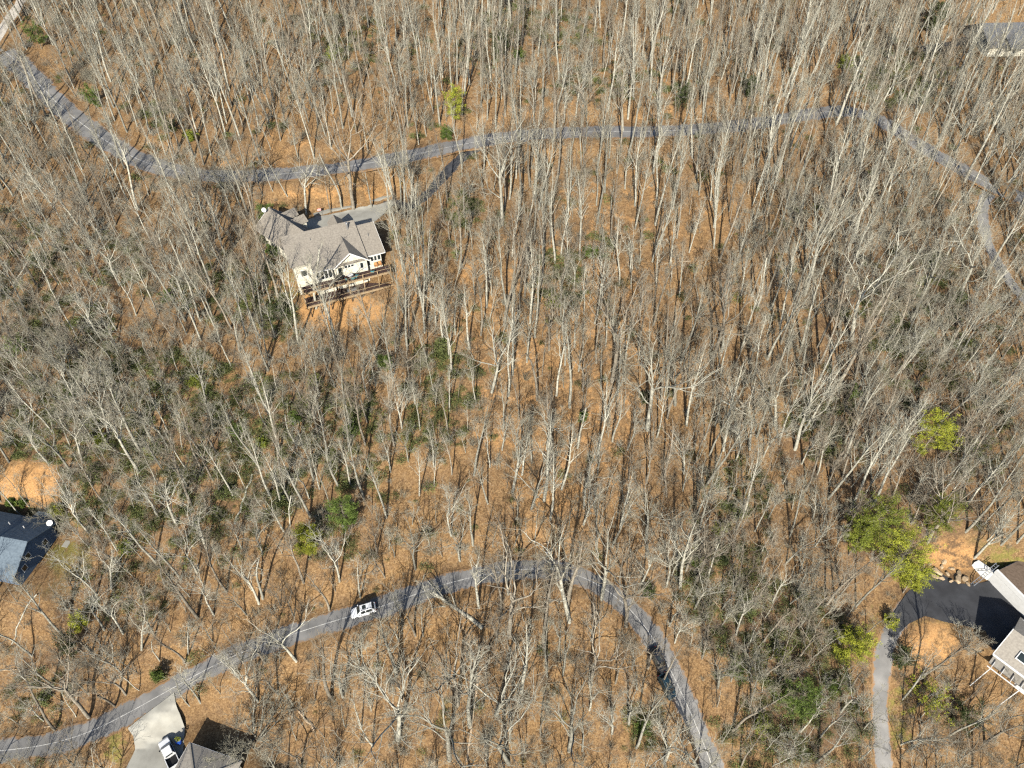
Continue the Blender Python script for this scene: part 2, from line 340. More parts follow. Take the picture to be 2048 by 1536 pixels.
def fill_mesh(me, v, quads=None, tris=None, mi=None, smooth=True):
    nq = 0 if quads is None else len(quads); nt_ = 0 if tris is None else len(tris)
    li = np.concatenate([np.asarray(q).reshape(-1) for q in (quads, tris) if q is not None and len(q)]).astype(np.int32)
    me.vertices.add(len(v)); me.vertices.foreach_set('co', np.ascontiguousarray(v, np.float32).reshape(-1))
    me.loops.add(len(li)); me.loops.foreach_set('vertex_index', li)
    me.polygons.add(nq + nt_)
    st = np.r_[np.arange(nq) * 4, nq * 4 + np.arange(nt_) * 3].astype(np.int32)
    me.polygons.foreach_set('loop_start', st)
    if mi is not None: me.polygons.foreach_set('material_index', np.asarray(mi, np.int32))
    me.polygons.foreach_set('use_smooth', np.full(nq + nt_, bool(smooth)))
    me.update(calc_edges=True)
fill_mesh(me, vv, ff)
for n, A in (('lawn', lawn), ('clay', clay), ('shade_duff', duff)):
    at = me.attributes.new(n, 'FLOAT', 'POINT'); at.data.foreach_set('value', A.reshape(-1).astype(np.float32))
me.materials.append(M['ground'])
gnd = bpy.data.objects.new('ground', me); COL.objects.link(gnd); tag(gnd, kind='structure')

def ribbon(name, Q, w, m, dz=0.0, skirt=.25):
    T = np.gradient(Q[:, :2], axis=0); T /= np.linalg.norm(T, axis=1)[:, None]; Nn = np.stack([-T[:, 1], T[:, 0]], 1)
    n = np.arange(len(Q)); wob = (.16 * np.sin(n * .61) + .14 * np.sin(n * .23 + 1) + rng.normal(0, .09, len(Q))) if skirt else np.zeros(len(Q))
    rows = [(-1, -skirt, 1), (-1, 0, 1), (-.72, .01, .45), (-.4, .02, 0), (0, .03, 0), (.4, .02, 0), (.72, .01, .45), (1, 0, 1), (1, -skirt, 1)] if skirt else [(-1, 0, 0), (0, 0, 0), (1, 0, 0)]
    P, E_ = [], []
    for s, z, e in rows:
        P.append(np.c_[Q[:, :2] + Nn * (s * (w / 2 + wob))[:, None], Q[:, 2] + dz + z]); E_.append(np.full(len(Q), e))
    P = np.stack(P, 1); E_ = np.stack(E_, 1); k = len(rows)
    i = (np.arange(len(Q) - 1)[:, None] * k + np.arange(k - 1)[None]).reshape(-1)
    F = np.stack([i, i + 1, i + k + 1, i + k], 1)[:, ::-1]
    me = bpy.data.meshes.new(name); fill_mesh(me, P.reshape(-1, 3), F, smooth=False); me.materials.append(m)
    at = me.attributes.new('edge', 'FLOAT', 'POINT'); at.data.foreach_set('value', E_.reshape(-1).astype(np.float32))
    o = bpy.data.objects.new(name, me); COL.objects.link(o); return o
def litter_edges(m):
    """leaves drifted onto the sides of the road"""
    nt = m.node_tree; N = nt.nodes.new; L = nt.links.new; b = nt.nodes['Principled BSDF']; src = b.inputs['Base Color'].links[0].from_socket
    a = N('ShaderNodeAttribute'); a.attribute_name = 'edge'; tc = N('ShaderNodeTexCoord'); n1 = N('ShaderNodeTexNoise'); n1.inputs['Scale'].default_value = .8; n1.inputs['Detail'].default_value = 6; n1.inputs['Roughness'].default_value = .75
    L(tc.outputs['Object'], n1.inputs['Vector']); ad = N('ShaderNodeMath'); ad.operation = 'MULTIPLY_ADD'; ad.inputs[1].default_value = .42; L(a.outputs['Fac'], ad.inputs[0]); L(n1.outputs['Fac'], ad.inputs[2])
    mr = N('ShaderNodeMapRange'); mr.inputs[1].default_value = .74; mr.inputs[2].default_value = .86; L(ad.outputs[0], mr.inputs[0])
    x = N('ShaderNodeMix'); x.data_type = 'RGBA'; L(mr.outputs[0], x.inputs[0]); L(src, x.inputs[6]); x.inputs[7].default_value = (.26, .155, .075, 1); L(x.outputs[2], b.inputs['Base Color'])
    # tyre-worn streaks and patches
    return m
litter_edges(M['asphalt']); litter_edges(M['asphalt_new'])
zoff = {'upper_road': 0, 'lower_road': 0, 'right_lane': -.02, 'gravel_track': -.03, 'house_driveway': -.025, 'court_driveway': -.03, 'far_driveway': -.02}
mats_r = {'gravel_track': 'gravel', 'house_driveway': 'asphalt_new', 'court_driveway': 'asphalt', 'far_driveway': 'asphalt_new'}
for nm, (Q, w) in roads.items():
    o = ribbon(nm, Q, w, M[mats_r.get(nm, 'asphalt')], zoff[nm]); tag(o, kind='structure')
    if nm in ('upper_road', 'lower_road'):
        l = ribbon('centre_line', Q, .17 if nm == 'upper_road' else .13, M['line'], .036, 0); l.parent = o
def sheet(name, P, m, dz=0.0, t=.3):
    b = MB(); b.slab([p + np.array([0, 0, dz]) for p in P], t); o = b.build(name, m); return tag(o, kind='structure')
import bmesh
def drape(name, P, m, dz=.05):
    bm = bmesh.new(); f = bm.faces.new([bm.verts.new((p[0], p[1], 0)) for p in P]); bmesh.ops.triangulate(bm, faces=[f])
    for _ in range(6):
        es = [e for e in bm.edges if e.calc_length() > .8]
        if not es: break
        bmesh.ops.subdivide_edges(bm, edges=es, cuts=1); bmesh.ops.triangulate(bm, faces=bm.faces[:])
    for v in bm.verts:
        x, y = v.co.x, v.co.y; v.co.z = max(float(gz(x + a, y + b_)) for a in (-.6, 0, .6) for b_ in (-.6, 0, .6)) + dz
    bmesh.ops.recalc_face_normals(bm, faces=bm.faces[:])
    me = bpy.data.meshes.new(name); bm.to_mesh(me); bm.free(); me.materials.append(m); me.polygons.foreach_set('use_smooth', np.ones(len(me.polygons), bool))
    o = bpy.data.objects.new(name, me); COL.objects.link(o); return tag(o, kind='structure')
drape('parking_court', court, M['asphalt_new'], .03)
drape('concrete_driveway', drive, M['concrete'], .05)
yard = [onz(px, py, F_MAIN - .25) for px, py in YARD]
drape('house_court', yard, M['concrete'], .06)
b = MB()
kp = [onz(px, py, F_MAIN) for px, py in [(628,430),(660,421),(700,413),(745,401),(790,389),(822,376)]]
for a, c in zip(kp[:-1], kp[1:]): b.bar(a - [0, 0, .05], c - [0, 0, .05], .8, .6)
tag(b.build('kerb_wall', M['concrete']), 'low pale concrete wall along the tan-roofed house\'s driveway', 'wall')

# ------------------------------------------------------------------ bare trees
def nrm(a): return a / (np.linalg.norm(a, axis=-1, keepdims=True) + 1e-12)
def grow(R, pos, d, L, r0, r1, k, wander, up):
    B = len(pos); P = np.zeros((B, k, 3)); P[:, 0] = pos; L = np.broadcast_to(L, (B,))
    for i in range(1, k):
        d = nrm(d + R.normal(0, wander, (B, 3)) + np.array([0, 0, up])); P[:, i] = P[:, i-1] + d * (L / (k - 1))[:, None]
    r0 = np.broadcast_to(r0, (B,)); r1 = np.broadcast_to(r1, (B,))
    return P, r0[:, None] + (r1 - r0)[:, None] * np.linspace(0, 1, k)[None]
def spawn(R, P, Rr, m, t0, t1, a0, a1):
    B, k, _ = P.shape
    t = t0 + (t1 - t0) * (np.arange(m)[None] + R.random((B, m))) / m; f = np.clip(t * (k - 1), 0, k - 1.001); i = f.astype(int); a = f - i
    bi = np.arange(B)[:, None]
    pos = P[bi, i] * (1 - a)[..., None] + P[bi, i+1] * a[..., None]; tan = nrm(P[bi, i+1] - P[bi, i]); rad = Rr[bi, i] * (1 - a) + Rr[bi, i+1] * a
    q = nrm(np.cross(tan, nrm(R.normal(0, 1, tan.shape)))); ang = np.radians(a0 + (a1 - a0) * R.random(t.shape))
    d = tan * np.cos(ang)[..., None] + q * np.sin(ang)[..., None]
    return pos.reshape(-1, 3), d.reshape(-1, 3), rad.reshape(-1), t.reshape(-1)
def tubes(lst):
    V, Fq, Ft, base = [], [], [], 0
    for P, R, n, tip in lst:
        B, k, _ = P.shape
        T = nrm(np.gradient(P, axis=1)); ref = nrm(np.cross(nrm(P[:, -1] - P[:, 0]), np.array([.36, .48, .8]) + 1e-3))[:, None]
        u = nrm(ref - T * (ref * T).sum(-1, keepdims=True)); w = np.cross(T, u)
        th = np.arange(n) * 2 * math.pi / n
        ring = P[:, :, None] + R[:, :, None, None] * (np.cos(th)[None, None, :, None] * u[:, :, None] + np.sin(th)[None, None, :, None] * w[:, :, None])
        kk = k - 1 if tip else k
        rv = ring[:, :kk].reshape(-1, 3); V.append(rv)
        b0 = base + np.arange(B)[:, None, None] * kk * n
        if kk > 1:
            i = np.arange(kk - 1)[None, :, None] * n; j = np.arange(n)[None, None]; j2 = (j + 1) % n
            Fq.append(np.stack([b0 + i + j, b0 + i + j2, b0 + i + n + j2, b0 + i + n + j], -1).reshape(-1, 4))
        base += len(rv)
        if tip:
            V.append(P[:, -1]); tv = base + np.arange(B)[:, None]; j = np.arange(n)[None]; bb = b0[:, :, 0] + (kk - 1) * n
            Ft.append(np.stack([bb + j, bb + (j + 1) % n, np.broadcast_to(tv, (B, n))], -1).reshape(-1, 3)); base += B
    return np.concatenate(V), (np.concatenate(Fq) if Fq else np.zeros((0, 4), int)), (np.concatenate(Ft) if Ft else np.zeros((0, 3), int))
def make_tree(kind, H, seed, dens=1.0, fat=1.0):
    """returns (trunk tubes, crown tubes) for a bare tree H metres tall"""
    R = np.random.default_rng(seed); tr, cr = [], []
    r0 = (.0128 * H + .02) * fat; z = np.zeros((1, 3)); z[0, 2] = -.4; up = np.array([[R.normal(0, .03), R.normal(0, .03), 1]])
    if kind == 'p':
        P, Rr = grow(R, z, up, H, r0, .02, 11, .045, .03); Rr = r0 * (1 - np.linspace(0, 1, 11) ** 1.25 * .94)[None]
        tr.append((P, Rr, 7, True))
        p, d, rad, t = spawn(R, P, Rr, 17, .40, .96, 20, 44); L = H * (.06 + .36 * (1 - t)) * R.uniform(.6, 1.15, len(t))
        A, Ar = grow(R, p, d, L, np.minimum(rad * .55, .022 + .015 * L), .014, 6, .12, .14); lim = A, Ar
        big = L > H * .13; 
        if big.any(): tr.append((A[big], Ar[big], 4, True))
        if (~big).any(): cr.append((A[~big], Ar[~big], 3, True))
        m2, m3 = 5, 3
    elif kind == 'o':
        P, Rr = grow(R, z, up, H * R.uniform(.36, .5), r0 * 1.1, r0 * .72, 7, .05, .03); tr.append((P, Rr, 8, False))
        p, d, rad, t = spawn(R, P, Rr, 4, .93, 1.0, 10, 38); q, e, rad2, t2 = spawn(R, P, Rr, 3, .5, .9, 28, 60)
        L = np.r_[H * .55 * R.uniform(.75, 1.1, len(p)), H * .36 * R.uniform(.6, 1.1, len(q))]
        A, Ar = grow(R, np.r_[p, q], np.r_[d, e], L, np.r_[rad * .6, rad2 * .42], .022, 9, .17, .12); tr.append((A, Ar, 5, True))
        p, d, rad, t = spawn(R, A, Ar, 6, .2, .95, 25, 60); Lp = np.repeat(L, 6); L2 = Lp * (.22 + .36 * (1 - t)) * R.uniform(.6, 1.2, len(t))
        A2, Ar2 = grow(R, p, d, L2, np.minimum(rad * .6, .024 + .015 * L2), .012, 6, .2, .09); tr.append((A2, Ar2, 4, True)); lim = np.concatenate([A2]), np.concatenate([Ar2])
        m2, m3 = 4, 4
    elif kind == 'v':
        P, Rr = grow(R, np.repeat(z, 9, 0) + R.normal(0, .1, (9, 3)) * [1, 1, 0], nrm(np.c_[R.normal(0, .42, (9, 2)), np.ones(9)]), H * R.uniform(.8, 1, 9), .09, .015, 7, .07, .03)
        tr.append((P, Rr, 5, True)); p, d, rad, t = spawn(R, P, Rr, 8, .3, .95, 20, 45); A, Ar = grow(R, p, d, H * .3 * R.uniform(.5, 1.1, len(t)), .035, .01, 4, .1, .06); cr.append((A, Ar, 3, True)); lim = A, Ar
        m2, m3 = 5, 5
    elif kind == 's':
        P, Rr = grow(R, z, up, H, r0 * 1.15, r0 * .5, 9, .07, .03); tr.append((P, Rr, 7, False))
        p, d, rad, t = spawn(R, P, Rr, 7, .35, 1, 35, 75); A, Ar = grow(R, p, d, H * .16 * R.uniform(.4, 1.2, len(t)), rad * .45, .015, 5, .2, .06); tr.append((A, Ar, 4, True))
        lim = A, Ar; m2, m3 = 3, 2
    else:   # 'y' thin understory tree
        P, Rr = grow(R, z, up, H, r0 * .8, .012, 8, .07, .03); tr.append((P, Rr, 5, True))
        p, d, rad, t = spawn(R, P, Rr, 12, .3, .96, 30, 62); A, Ar = grow(R, p, d, H * (.08 + .28 * (1 - t)) * R.uniform(.6, 1.2, len(t)), np.minimum(rad * .5, .03), .01, 4, .16, .08); cr.append((A, Ar, 3, True))
        lim = A, Ar; m2, m3 = 5, 4
    P, Rr = lim; plen = np.linalg.norm(P[:, -1] - P[:, 0], axis=1); m2 = max(1, round(m2 * dens))
    p, d, rad, t = spawn(R, P, Rr, m2, .25, 1, 22, 55); L = np.repeat(plen, m2) * (.25 + .3 * (1 - t)) * R.uniform(.6, 1.2, len(t)) + .25
    A, Ar = grow(R, p, d, L, np.clip(rad * .65, .014, .032), .010, 4, .17, .09); cr.append((A, Ar, 3, True)); plen = L
    p, d, rad, t = spawn(R, A, Ar, m3, .2, 1, 20, 55); L = np.repeat(plen, m3) * R.uniform(.3, .6, len(t)) + .2
    A, Ar = grow(R, p, d, L, .013, .008, 3, .18, .08); cr.append((A, Ar, 3, True))
    if not cr: cr = [tr[-1]]
    return tr, cr
def tube_mesh(name, lst, m):
    v, q, t = tubes(lst); me = bpy.data.meshes.new(name); fill_mesh(me, v, q, t); me.materials.append(m); return me
KH = {'p': 24.0, 'o': 18.0, 'y': 11.0, 's': 9.0, 'v': 7.0}
VAR = {}
for kind, n in (('p', 6), ('o', 8), ('y', 4), ('s', 3), ('v', 1)):
    VAR[kind] = []
    for i in range(n):
        tr, cr = make_tree(kind, KH[kind], 100 * ord(kind) + i)
        bk, tw = ('bark', 'twig') if i % 3 != 2 else ('bark2', 'twig2')
        VAR[kind].append((tube_mesh('trunk', tr, M[bk]), tube_mesh('crown', cr, M[tw])))

# trees traced from the photograph: (origin x, y, scale) then base and top in that enlargement
Z = [
 ((900,500,3.84), [(670,1150,680,690,'s'),(920,1210,920,560,'p'),(1245,1010,1330,-150,'o'),(1515,1380,1760,150,'o'),(1585,280,1620,-150,'p'),(1730,1190,1900,560,'o'),(980,1520,1040,1160,'s'),(420,580,480,-100,'p'),(760,770,760,330,'o'),(590,860,610,430,'o'),(320,1090,310,480,'o'),(480,960,500,360,'p'),(1360,1536,1440,1240,'o'),(400,1536,420,1240,'o'),(745,1530,790,1100,'o'),(1095,250,1150,-50,'p'),(40,650,10,300,'p'),(150,760,120,260,'p'),(1020,1080,1060,640,'o')]),
 ((1400,500,3.84), [(90,900,240,130,'o'),(310,370,420,-60,'p'),(440,450,530,100,'s'),(620,720,780,150,'p'),(770,1000,930,520,'p'),(580,1350,700,760,'o'),(380,1530,430,1000,'o'),(280,1430,380,800,'o'),(730,1530,960,900,'o'),(990,1150,1450,60,'p'),(1195,1215,1380,720,'o'),(1190,1520,1450,1080,'o'),(1500,960,1800,600,'o'),(1650,520,1820,100,'p'),(160,960,220,560,'p')]),
 ((200,700,3.84), [(450,1290,180,900,'o'),(430,750,150,200,'o'),(870,1000,640,650,'o'),(895,800,760,520,'o'),(1080,445,980,250,'s'),(1035,525,960,400,'s'),(1290,600,1110,360,'s'),(1380,780,1120,220,'p'),(1510,740,1380,500,'s'),(1540,380,1460,160,'s'),(1640,1000,1560,610,'o'),(1750,850,1640,420,'y'),(820,1530,640,1150,'o'),(1475,1200,1230,880,'o'),(1410,1390,1120,1100,'o'),(300,940,0,450,'o'),(590,1340,400,950,'o'),(125,1310,0,1050,'o'),(750,200,660,0,'s'),(600,170,500,-50,'p'),(1770,1210,1690,930,'y'),(1460,1350,1420,1130,'s'),(660,910,450,600,'p'),(1090,1530,980,1340,'o')]),
 ((400,100,3.413), [(945,965,860,700,'s'),(1025,965,960,300,'o'),(1305,890,1260,600,'s'),(405,950,330,550,'o'),(505,990,420,790,'s'),(600,1000,480,650,'y'),(860,590,740,250,'p'),(1705,1310,1690,1000,'o'),(1440,970,1430,750,'o'),(1655,1110,1610,800,'y'),(1580,1350,1550,1150,'s'),(870,1000,810,750,'y'),(705,1030,690,650,'o'),(1150,940,1140,820,'s'),(290,420,210,150,'p'),(550,620,460,250,'p'),(755,590,700,350,'y'),(1490,610,1470,330,'p'),(1420,1330,1380,1000,'o'),(1805,1140,1790,800,'o')]),
 ((900,0,3.413), [(1195,1290,1215,980,'o'),(1000,1400,1020,1050,'p'),(575,1360,570,900,'o'),(465,1150,480,600,'p'),(355,1536,350,800,'o'),(885,1480,910,1000,'o'),(710,1010,730,520,'p'),(905,830,920,400,'o'),(1180,890,1170,420,'o'),(1655,1080,1670,560,'p'),(1385,1180,1450,620,'o'),(300,440,310,-50,'p'),(440,380,455,-50,'p'),(890,340,930,0,'p'),(1730,270,1790,20,'p'),(1700,1330,1760,920,'o'),(1820,1040,1860,560,'p'),(100,1470,130,1050,'y')]),
 ((1448,0,3.413), [(1380,280,1480,-160,'p'),(1640,365,1760,-90,'p'),(1670,390,1840,-40,'p'),(715,365,800,0,'p'),(755,880,1060,100,'p'),(840,780,1000,330,'p'),(460,610,600,60,'o'),(440,1450,590,850,'p'),(610,1536,680,1230,'p'),(1240,1400,1440,750,'o'),(1590,1020,1700,560,'o'),(1600,1040,1850,640,'o'),(1060,740,1300,330,'o'),(1100,1450,1310,900,'o'),(780,1350,960,900,'o')]),
 ((1448,400,3.413), [(110,660,240,60,'p'),(0,800,60,480,'o'),(550,650,760,0,'o'),(515,1220,660,760,'o'),(870,960,1250,100,'o'),(1200,1180,1480,850,'o'),(1330,1400,1800,1050,'o'),(1540,1010,1720,620,'o'),(1270,830,1560,200,'p'),(1590,700,1850,100,'o'),(1760,950,1880,700,'y'),(1900,1080,2048,780,'o')]),
 ((1000,850,3.413), [(300,515,330,-50,'p'),(215,570,250,180,'o'),(85,450,130,0,'o'),(570,460,640,80,'p'),(820,700,860,300,'p'),(1000,780,1080,420,'o'),(1110,370,1180,80,'s'),(1210,910,1250,600,'o'),(1230,1110,1300,620,'p'),(1330,630,1350,250,'o'),(1590,890,1640,560,'o'),(1600,900,1860,620,'o'),(1340,1070,1470,700,'o'),(475,1340,560,800,'o'),(460,1280,480,700,'p'),(690,1200,760,700,'o'),(855,1390,940,880,'o'),(300,1530,340,1060,'p'),(1600,1130,1700,850,'o'),(1700,180,1740,-80,'p'),(150,340,190,0,'p'),(945,510,960,260,'y'),(570,680,640,380,'o')]),
 ((500,1086,3.413), [(530,435,410,150,'p'),(85,370,0,100,'s'),(1000,900,960,440,'p'),(1010,1340,820,860,'o'),(860,980,760,640,'y'),(560,1060,340,640,'p'),(635,1050,560,770,'o'),(1415,1105,1330,640,'o'),(1500,1250,1430,780,'p'),(1360,1480,1240,1020,'o'),(1770,640,1760,60,'o'),(1850,1020,1860,600,'p'),(1680,1170,1680,780,'o'),(2000,740,2020,330,'p'),(1565,460,1540,50,'p'),(1130,640,1040,400,'s'),(1180,640,1080,430,'y'),(350,1536,200,1320,'o'),(1765,1500,1750,1120,'o'),(330,830,90,480,'o'),(740,340,610,60,'y')]),
 ((0,1086,3.413), [(1350,510,1080,80,'p'),(1760,400,1590,120,'o'),(1790,370,1640,0,'p'),(760,310,600,50,'o'),(1120,280,1030,50,'p'),(965,730,880,500,'o'),(840,620,650,380,'o'),(1235,785,1080,560,'p'),(1255,720,1170,540,'y'),(1070,780,990,680,'s'),(830,1005,650,800,'o'),(350,1260,120,1060,'s'),(580,1165,210,830,'o'),(220,770,0,580,'s'),(760,1090,580,930,'s'),(470,470,380,280,'o'),(1660,820,1500,600,'o'),(1830,850,1680,560,'o'),(1370,1090,1220,830,'y'),(1300,1120,1080,950,'y'),(720,750,600,650,'y'),(1760,1080,1560,820,'o')]),
 ((0,400,3.413), [(460,1045,330,750,'p'),(640,1490,430,1170,'o'),(360,640,180,300,'p'),(530,340,390,100,'p'),(1010,130,920,-50,'p'),(1450,470,1360,200,'o'),(1530,460,1400,100,'o'),(1740,690,1650,330,'o'),(1720,700,1600,380,'y'),(1250,660,1080,330,'o'),(1150,640,960,350,'p'),(1220,1180,1050,760,'o'),(1350,1200,1230,980,'y'),(1040,890,930,640,'p'),(770,1130,620,900,'s'),(750,1400,560,1050,'o'),(1830,1160,1700,820,'p'),(1880,940,1780,620,'p'),(1635,1030,1500,650,'o'),(1860,755,1760,470,'p'),(370,1500,210,1220,'o'),(480,1230,280,900,'o'),(800,1010,640,750,'o'),(1300,180,1250,0,'p'),(2160,740,2140,280,'s'),(2290,970,2100,420,'o')]),
 ((1000,1086,3.413), [(1120,1500,1100,1240,'o'),(1005,870,1050,620,'o'),(930,1000,900,860,'o'),(615,970,660,560,'o'),(880,1240,840,1010,'o'),(765,1300,690,1080,'o'),(470,1420,440,1080,'o'),(560,1420,560,1200,'y'),(1490,980,1560,740,'o'),(1110,960,1240,720,'p'),(1490,1100,1590,950,'y'),(1610,630,1720,420,'o'),(1860,400,1940,190,'o'),(1400,610,1440,450,'o'),(65,1480,50,1120,'o'),(1380,1600,1420,1270,'o')]),
 ((1500,850,3.413), [(430,640,500,420,'o'),(630,360,760,30,'p'),(760,240,900,-10,'y'),(915,280,1020,130,'o'),(330,1390,460,1160,'o'),(340,1000,460,770,'o'),(620,1110,700,880,'o'),(160,1190,230,950,'o'),(1590,840,1800,560,'o'),(1240,760,1480,300,'o'),(1700,580,1800,330,'o'),(1400,1575,1410,1430,'v')]),
 ((0,0,1.0), [(512,1476,505,1425,'v')]),
 ((0,0,3.84), [(610,470,430,120,'o'),(640,500,500,150,'p'),(1310,250,1180,0,'p'),(980,880,880,620,'o'),(1330,870,1220,650,'o'),(1060,580,900,330,'p'),(770,370,690,190,'y'),(440,960,330,690,'o'),(590,1050,520,780,'p'),(690,1220,480,900,'o'),(880,1520,700,1200,'o'),(480,1520,130,1000,'o'),(1380,1380,1180,1190,'o'),(1140,1500,1060,1260,'s'),(1490,1520,1390,1070,'o'),(250,800,80,480,'o')]),
]
traced_trees = []
for (ox, oy, s), L in Z:
    for bx, by, tx, ty, k in L:
        traced_trees.append((ox + bx / s, oy + by / s, ox + tx / s, oy + ty / s, k))
LAND = [('the tan-roofed house', 690, 470), ('the white SUV', 725, 1222), ('the parked dark cars', 1335, 1345), ('the blue-grey house', 45, 1100),
        ('the pickup truck', 335, 1500), ('the parking court', 1900, 1190), ('the far slate-roofed house', 2000, 80), ('the leaning dead trunk', 920, 1215),
        ('the lone bright pine', 1865, 868), ('the twin small pines', 650, 1050), ('the bend of the lower road', 1200, 1170), ('the upper road\'s right end', 1720, 230),
        ('the upper road\'s left bend', 130, 220), ('the house driveway', 890, 345), ('the dark laurel thicket', 1580, 1290), ('the bare dirt yard', 60, 960),
        ('the lower road\'s left end', 100, 1480), ('the top edge of the woods', 1000, 20), ('the middle of the hillside', 1150, 720), ('the green shrub mid-slope', 1712, 787),
        ('the right-hand lane', 1990, 520), ('the small green holly', 890, 255), ('the leafy thicket left of centre', 330, 860), ('the pines by the court', 1780, 1080),
        ('the upper road\'s middle', 1250, 262), ('the clay bank below the house', 680, 620)]
KNAME = {'p': ('tall straight bare tree', 'bare_tree'), 'o': ('spreading forked bare tree', 'bare_tree'), 'y': ('slender young bare tree', 'bare_tree'), 's': ('branchless pale dead snag', 'dead_snag'), 'v': ('many-stemmed bare ornamental tree', 'ornamental_tree')}
ORD = ['nearest', 'second nearest', 'third nearest', 'fourth nearest', 'fifth nearest', 'sixth nearest', 'seventh nearest', 'eighth nearest', 'ninth nearest', 'tenth nearest', 'eleventh nearest', 'twelfth nearest', 'thirteenth nearest', 'fourteenth nearest']
placed = []      # x, y, clearance
specs = []
for bx, by, tx, ty, k in traced_trees:
    g = ground_at(bx, by); x, y = g[0], g[1]; z = float(gz(x, y))
    hs = np.linspace(3, 36, 133); P = np.c_[np.full(133, x), np.full(133, y), z + hs]; qx, qy, qs = project(P)
    j = int(np.argmin(np.abs(qy - ty))); h = float(np.clip(hs[j] * 1.06, 4.5 if k in 'sv' else 8, 31))
    jj = int(np.argmin(np.abs(hs - h))); lean = float(np.clip((tx - qx[jj]) / qs[jj] / h, -.16, .16))
    if any((x - a) ** 2 + (y - b) ** 2 < 1.0 for a, b, _ in placed): continue
    placed.append((x, y, 1.6)); specs.append((x, y, z, h, lean, k, bx, by))
# random positions for the rest of the woods
def reject(x, y):
    if gz(x, y, RD) < .8: return True
    for poly, z, bl in pads:
        if pip_dist(poly, np.array([x]), np.array([y]))[0] < 1.0: return True
    u, v = (np.array([x, y]) - HA) @ U, (np.array([x, y]) - HA) @ V
    if -21 < u < 3 and -8 < v < 24: return True
    return False
clear_px = [(60,965,70,45),(680,615,90,40),(690,385,140,22),(140,1120,45,45),(235,1500,40,50),(1900,1120,70,40),(1860,1280,75,55),(2010,1130,60,40),(410,1520,80,60),(2010,1330,60,60),(60,1110,60,70)]
def in_clear(px, py): return any(((px - a) / c) ** 2 + ((py - b) / d) ** 2 < 1 for a, b, c, d in clear_px)
cand = np.c_[rng.uniform(-190, 190, 30000), rng.uniform(12, 262, 30000)]
KEEP = [(725,1222,38),(1890,1190,55),(1990,1160,45),(2020,1290,40),(338,1500,40),(300,1480,40),(640,470,60),(720,470,60),(690,540,60),(740,545,40),(580,480,40),(50,1110,55),(890,1190,30),(925,1215,30),(955,1245,24),(1865,868,30),(1780,1070,55),(1830,1130,40),(612,1080,25),(688,1027,28),(1705,1290,32),(690,390,60),(66,60,24),(178,185,22),(892,256,16),(523,408,20),(905,198,18),(1600,1400,26),(156,1243,20),(700,330,40),(560,345,40)]
def hides(x, y, z):
    hs = np.linspace(1, 15, 8); qx, qy, qs = project(np.c_[np.full(8, x), np.full(8, y), z + hs])
    return any((((qx - a) ** 2 + (qy - b) ** 2) < c * c).any() for a, b, c in KEEP)
cell = {}
def too_close(x, y, r):
    i, j = int(x // 4), int(y // 4)
    for a in range(i - 1, i + 2):
        for c in range(j - 1, j + 2):
            for q in cell.get((a, c), ()):
                if (q[0] - x) ** 2 + (q[1] - y) ** 2 < r * r: return True
    return False
def put(x, y): cell.setdefault((int(x // 4), int(y // 4)), []).append((x, y))
for x, y, _ in placed: put(x, y)
wood = []
zc_ = gz(cand[:, 0], cand[:, 1]); cpx, cpy, cps = project(np.c_[cand, zc_])
for (x, y), z, px, py in zip(cand, zc_, cpx, cpy):
    inside = -60 < px < 2110 and -60 < py < 1600
    r = 2.9 if py < 420 else 2.65
    if 380 < px < 1500 and py > 1080: r = 2.7
    if px < 420 and py > 1080: r = 2.4
    if px > 1400 and py > 1000: r = 2.4
    if 900 < px < 1500 and 430 < py < 1080: r = 2.75
    if px > 1500 and py < 1000: r = 2.3
    if px < 450 and py < 1000: r = 2.45
    if px > 1450 and 120 < py < 460: r = 2.15
    r *= 1.0 + .28 * math.sin(x / 9.3 + 1.7 * math.sin(y / 13.0)) * math.cos(y / 8.1 + 1.3 * math.sin(x / 15.0))
    if not inside: r = 3.2
    if inside and (in_clear(px, py) or hides(x, y, z)): continue
    if too_close(x, y, r) or reject(x, y): continue
    put(x, y); wood.append((x, y, z, px, py, inside))
extra = [w for w in wood if w[5] and 0 < w[3] < 2048 and 0 < w[4] < 1500]
rnd.shuffle(extra)
n_extra = max(0, 300 - len(specs))
ex = extra[:n_extra]; exs = set(id(w) for w in ex)
def region_kind(px, py):
    if py < 430 or (420 < px < 1700 and py < 1000): return rnd.choice('ppppoyyy')
    return rnd.choice('pooyyy')
for w in ex:
    k = region_kind(w[3], w[4]).replace('y', 'o'); h = {'p': rnd.uniform(18, 25), 'o': rnd.uniform(12, 18)}[k]
    specs.append((w[0], w[1], w[2], h, rnd.uniform(-.06, .06), k, w[3], w[4]))
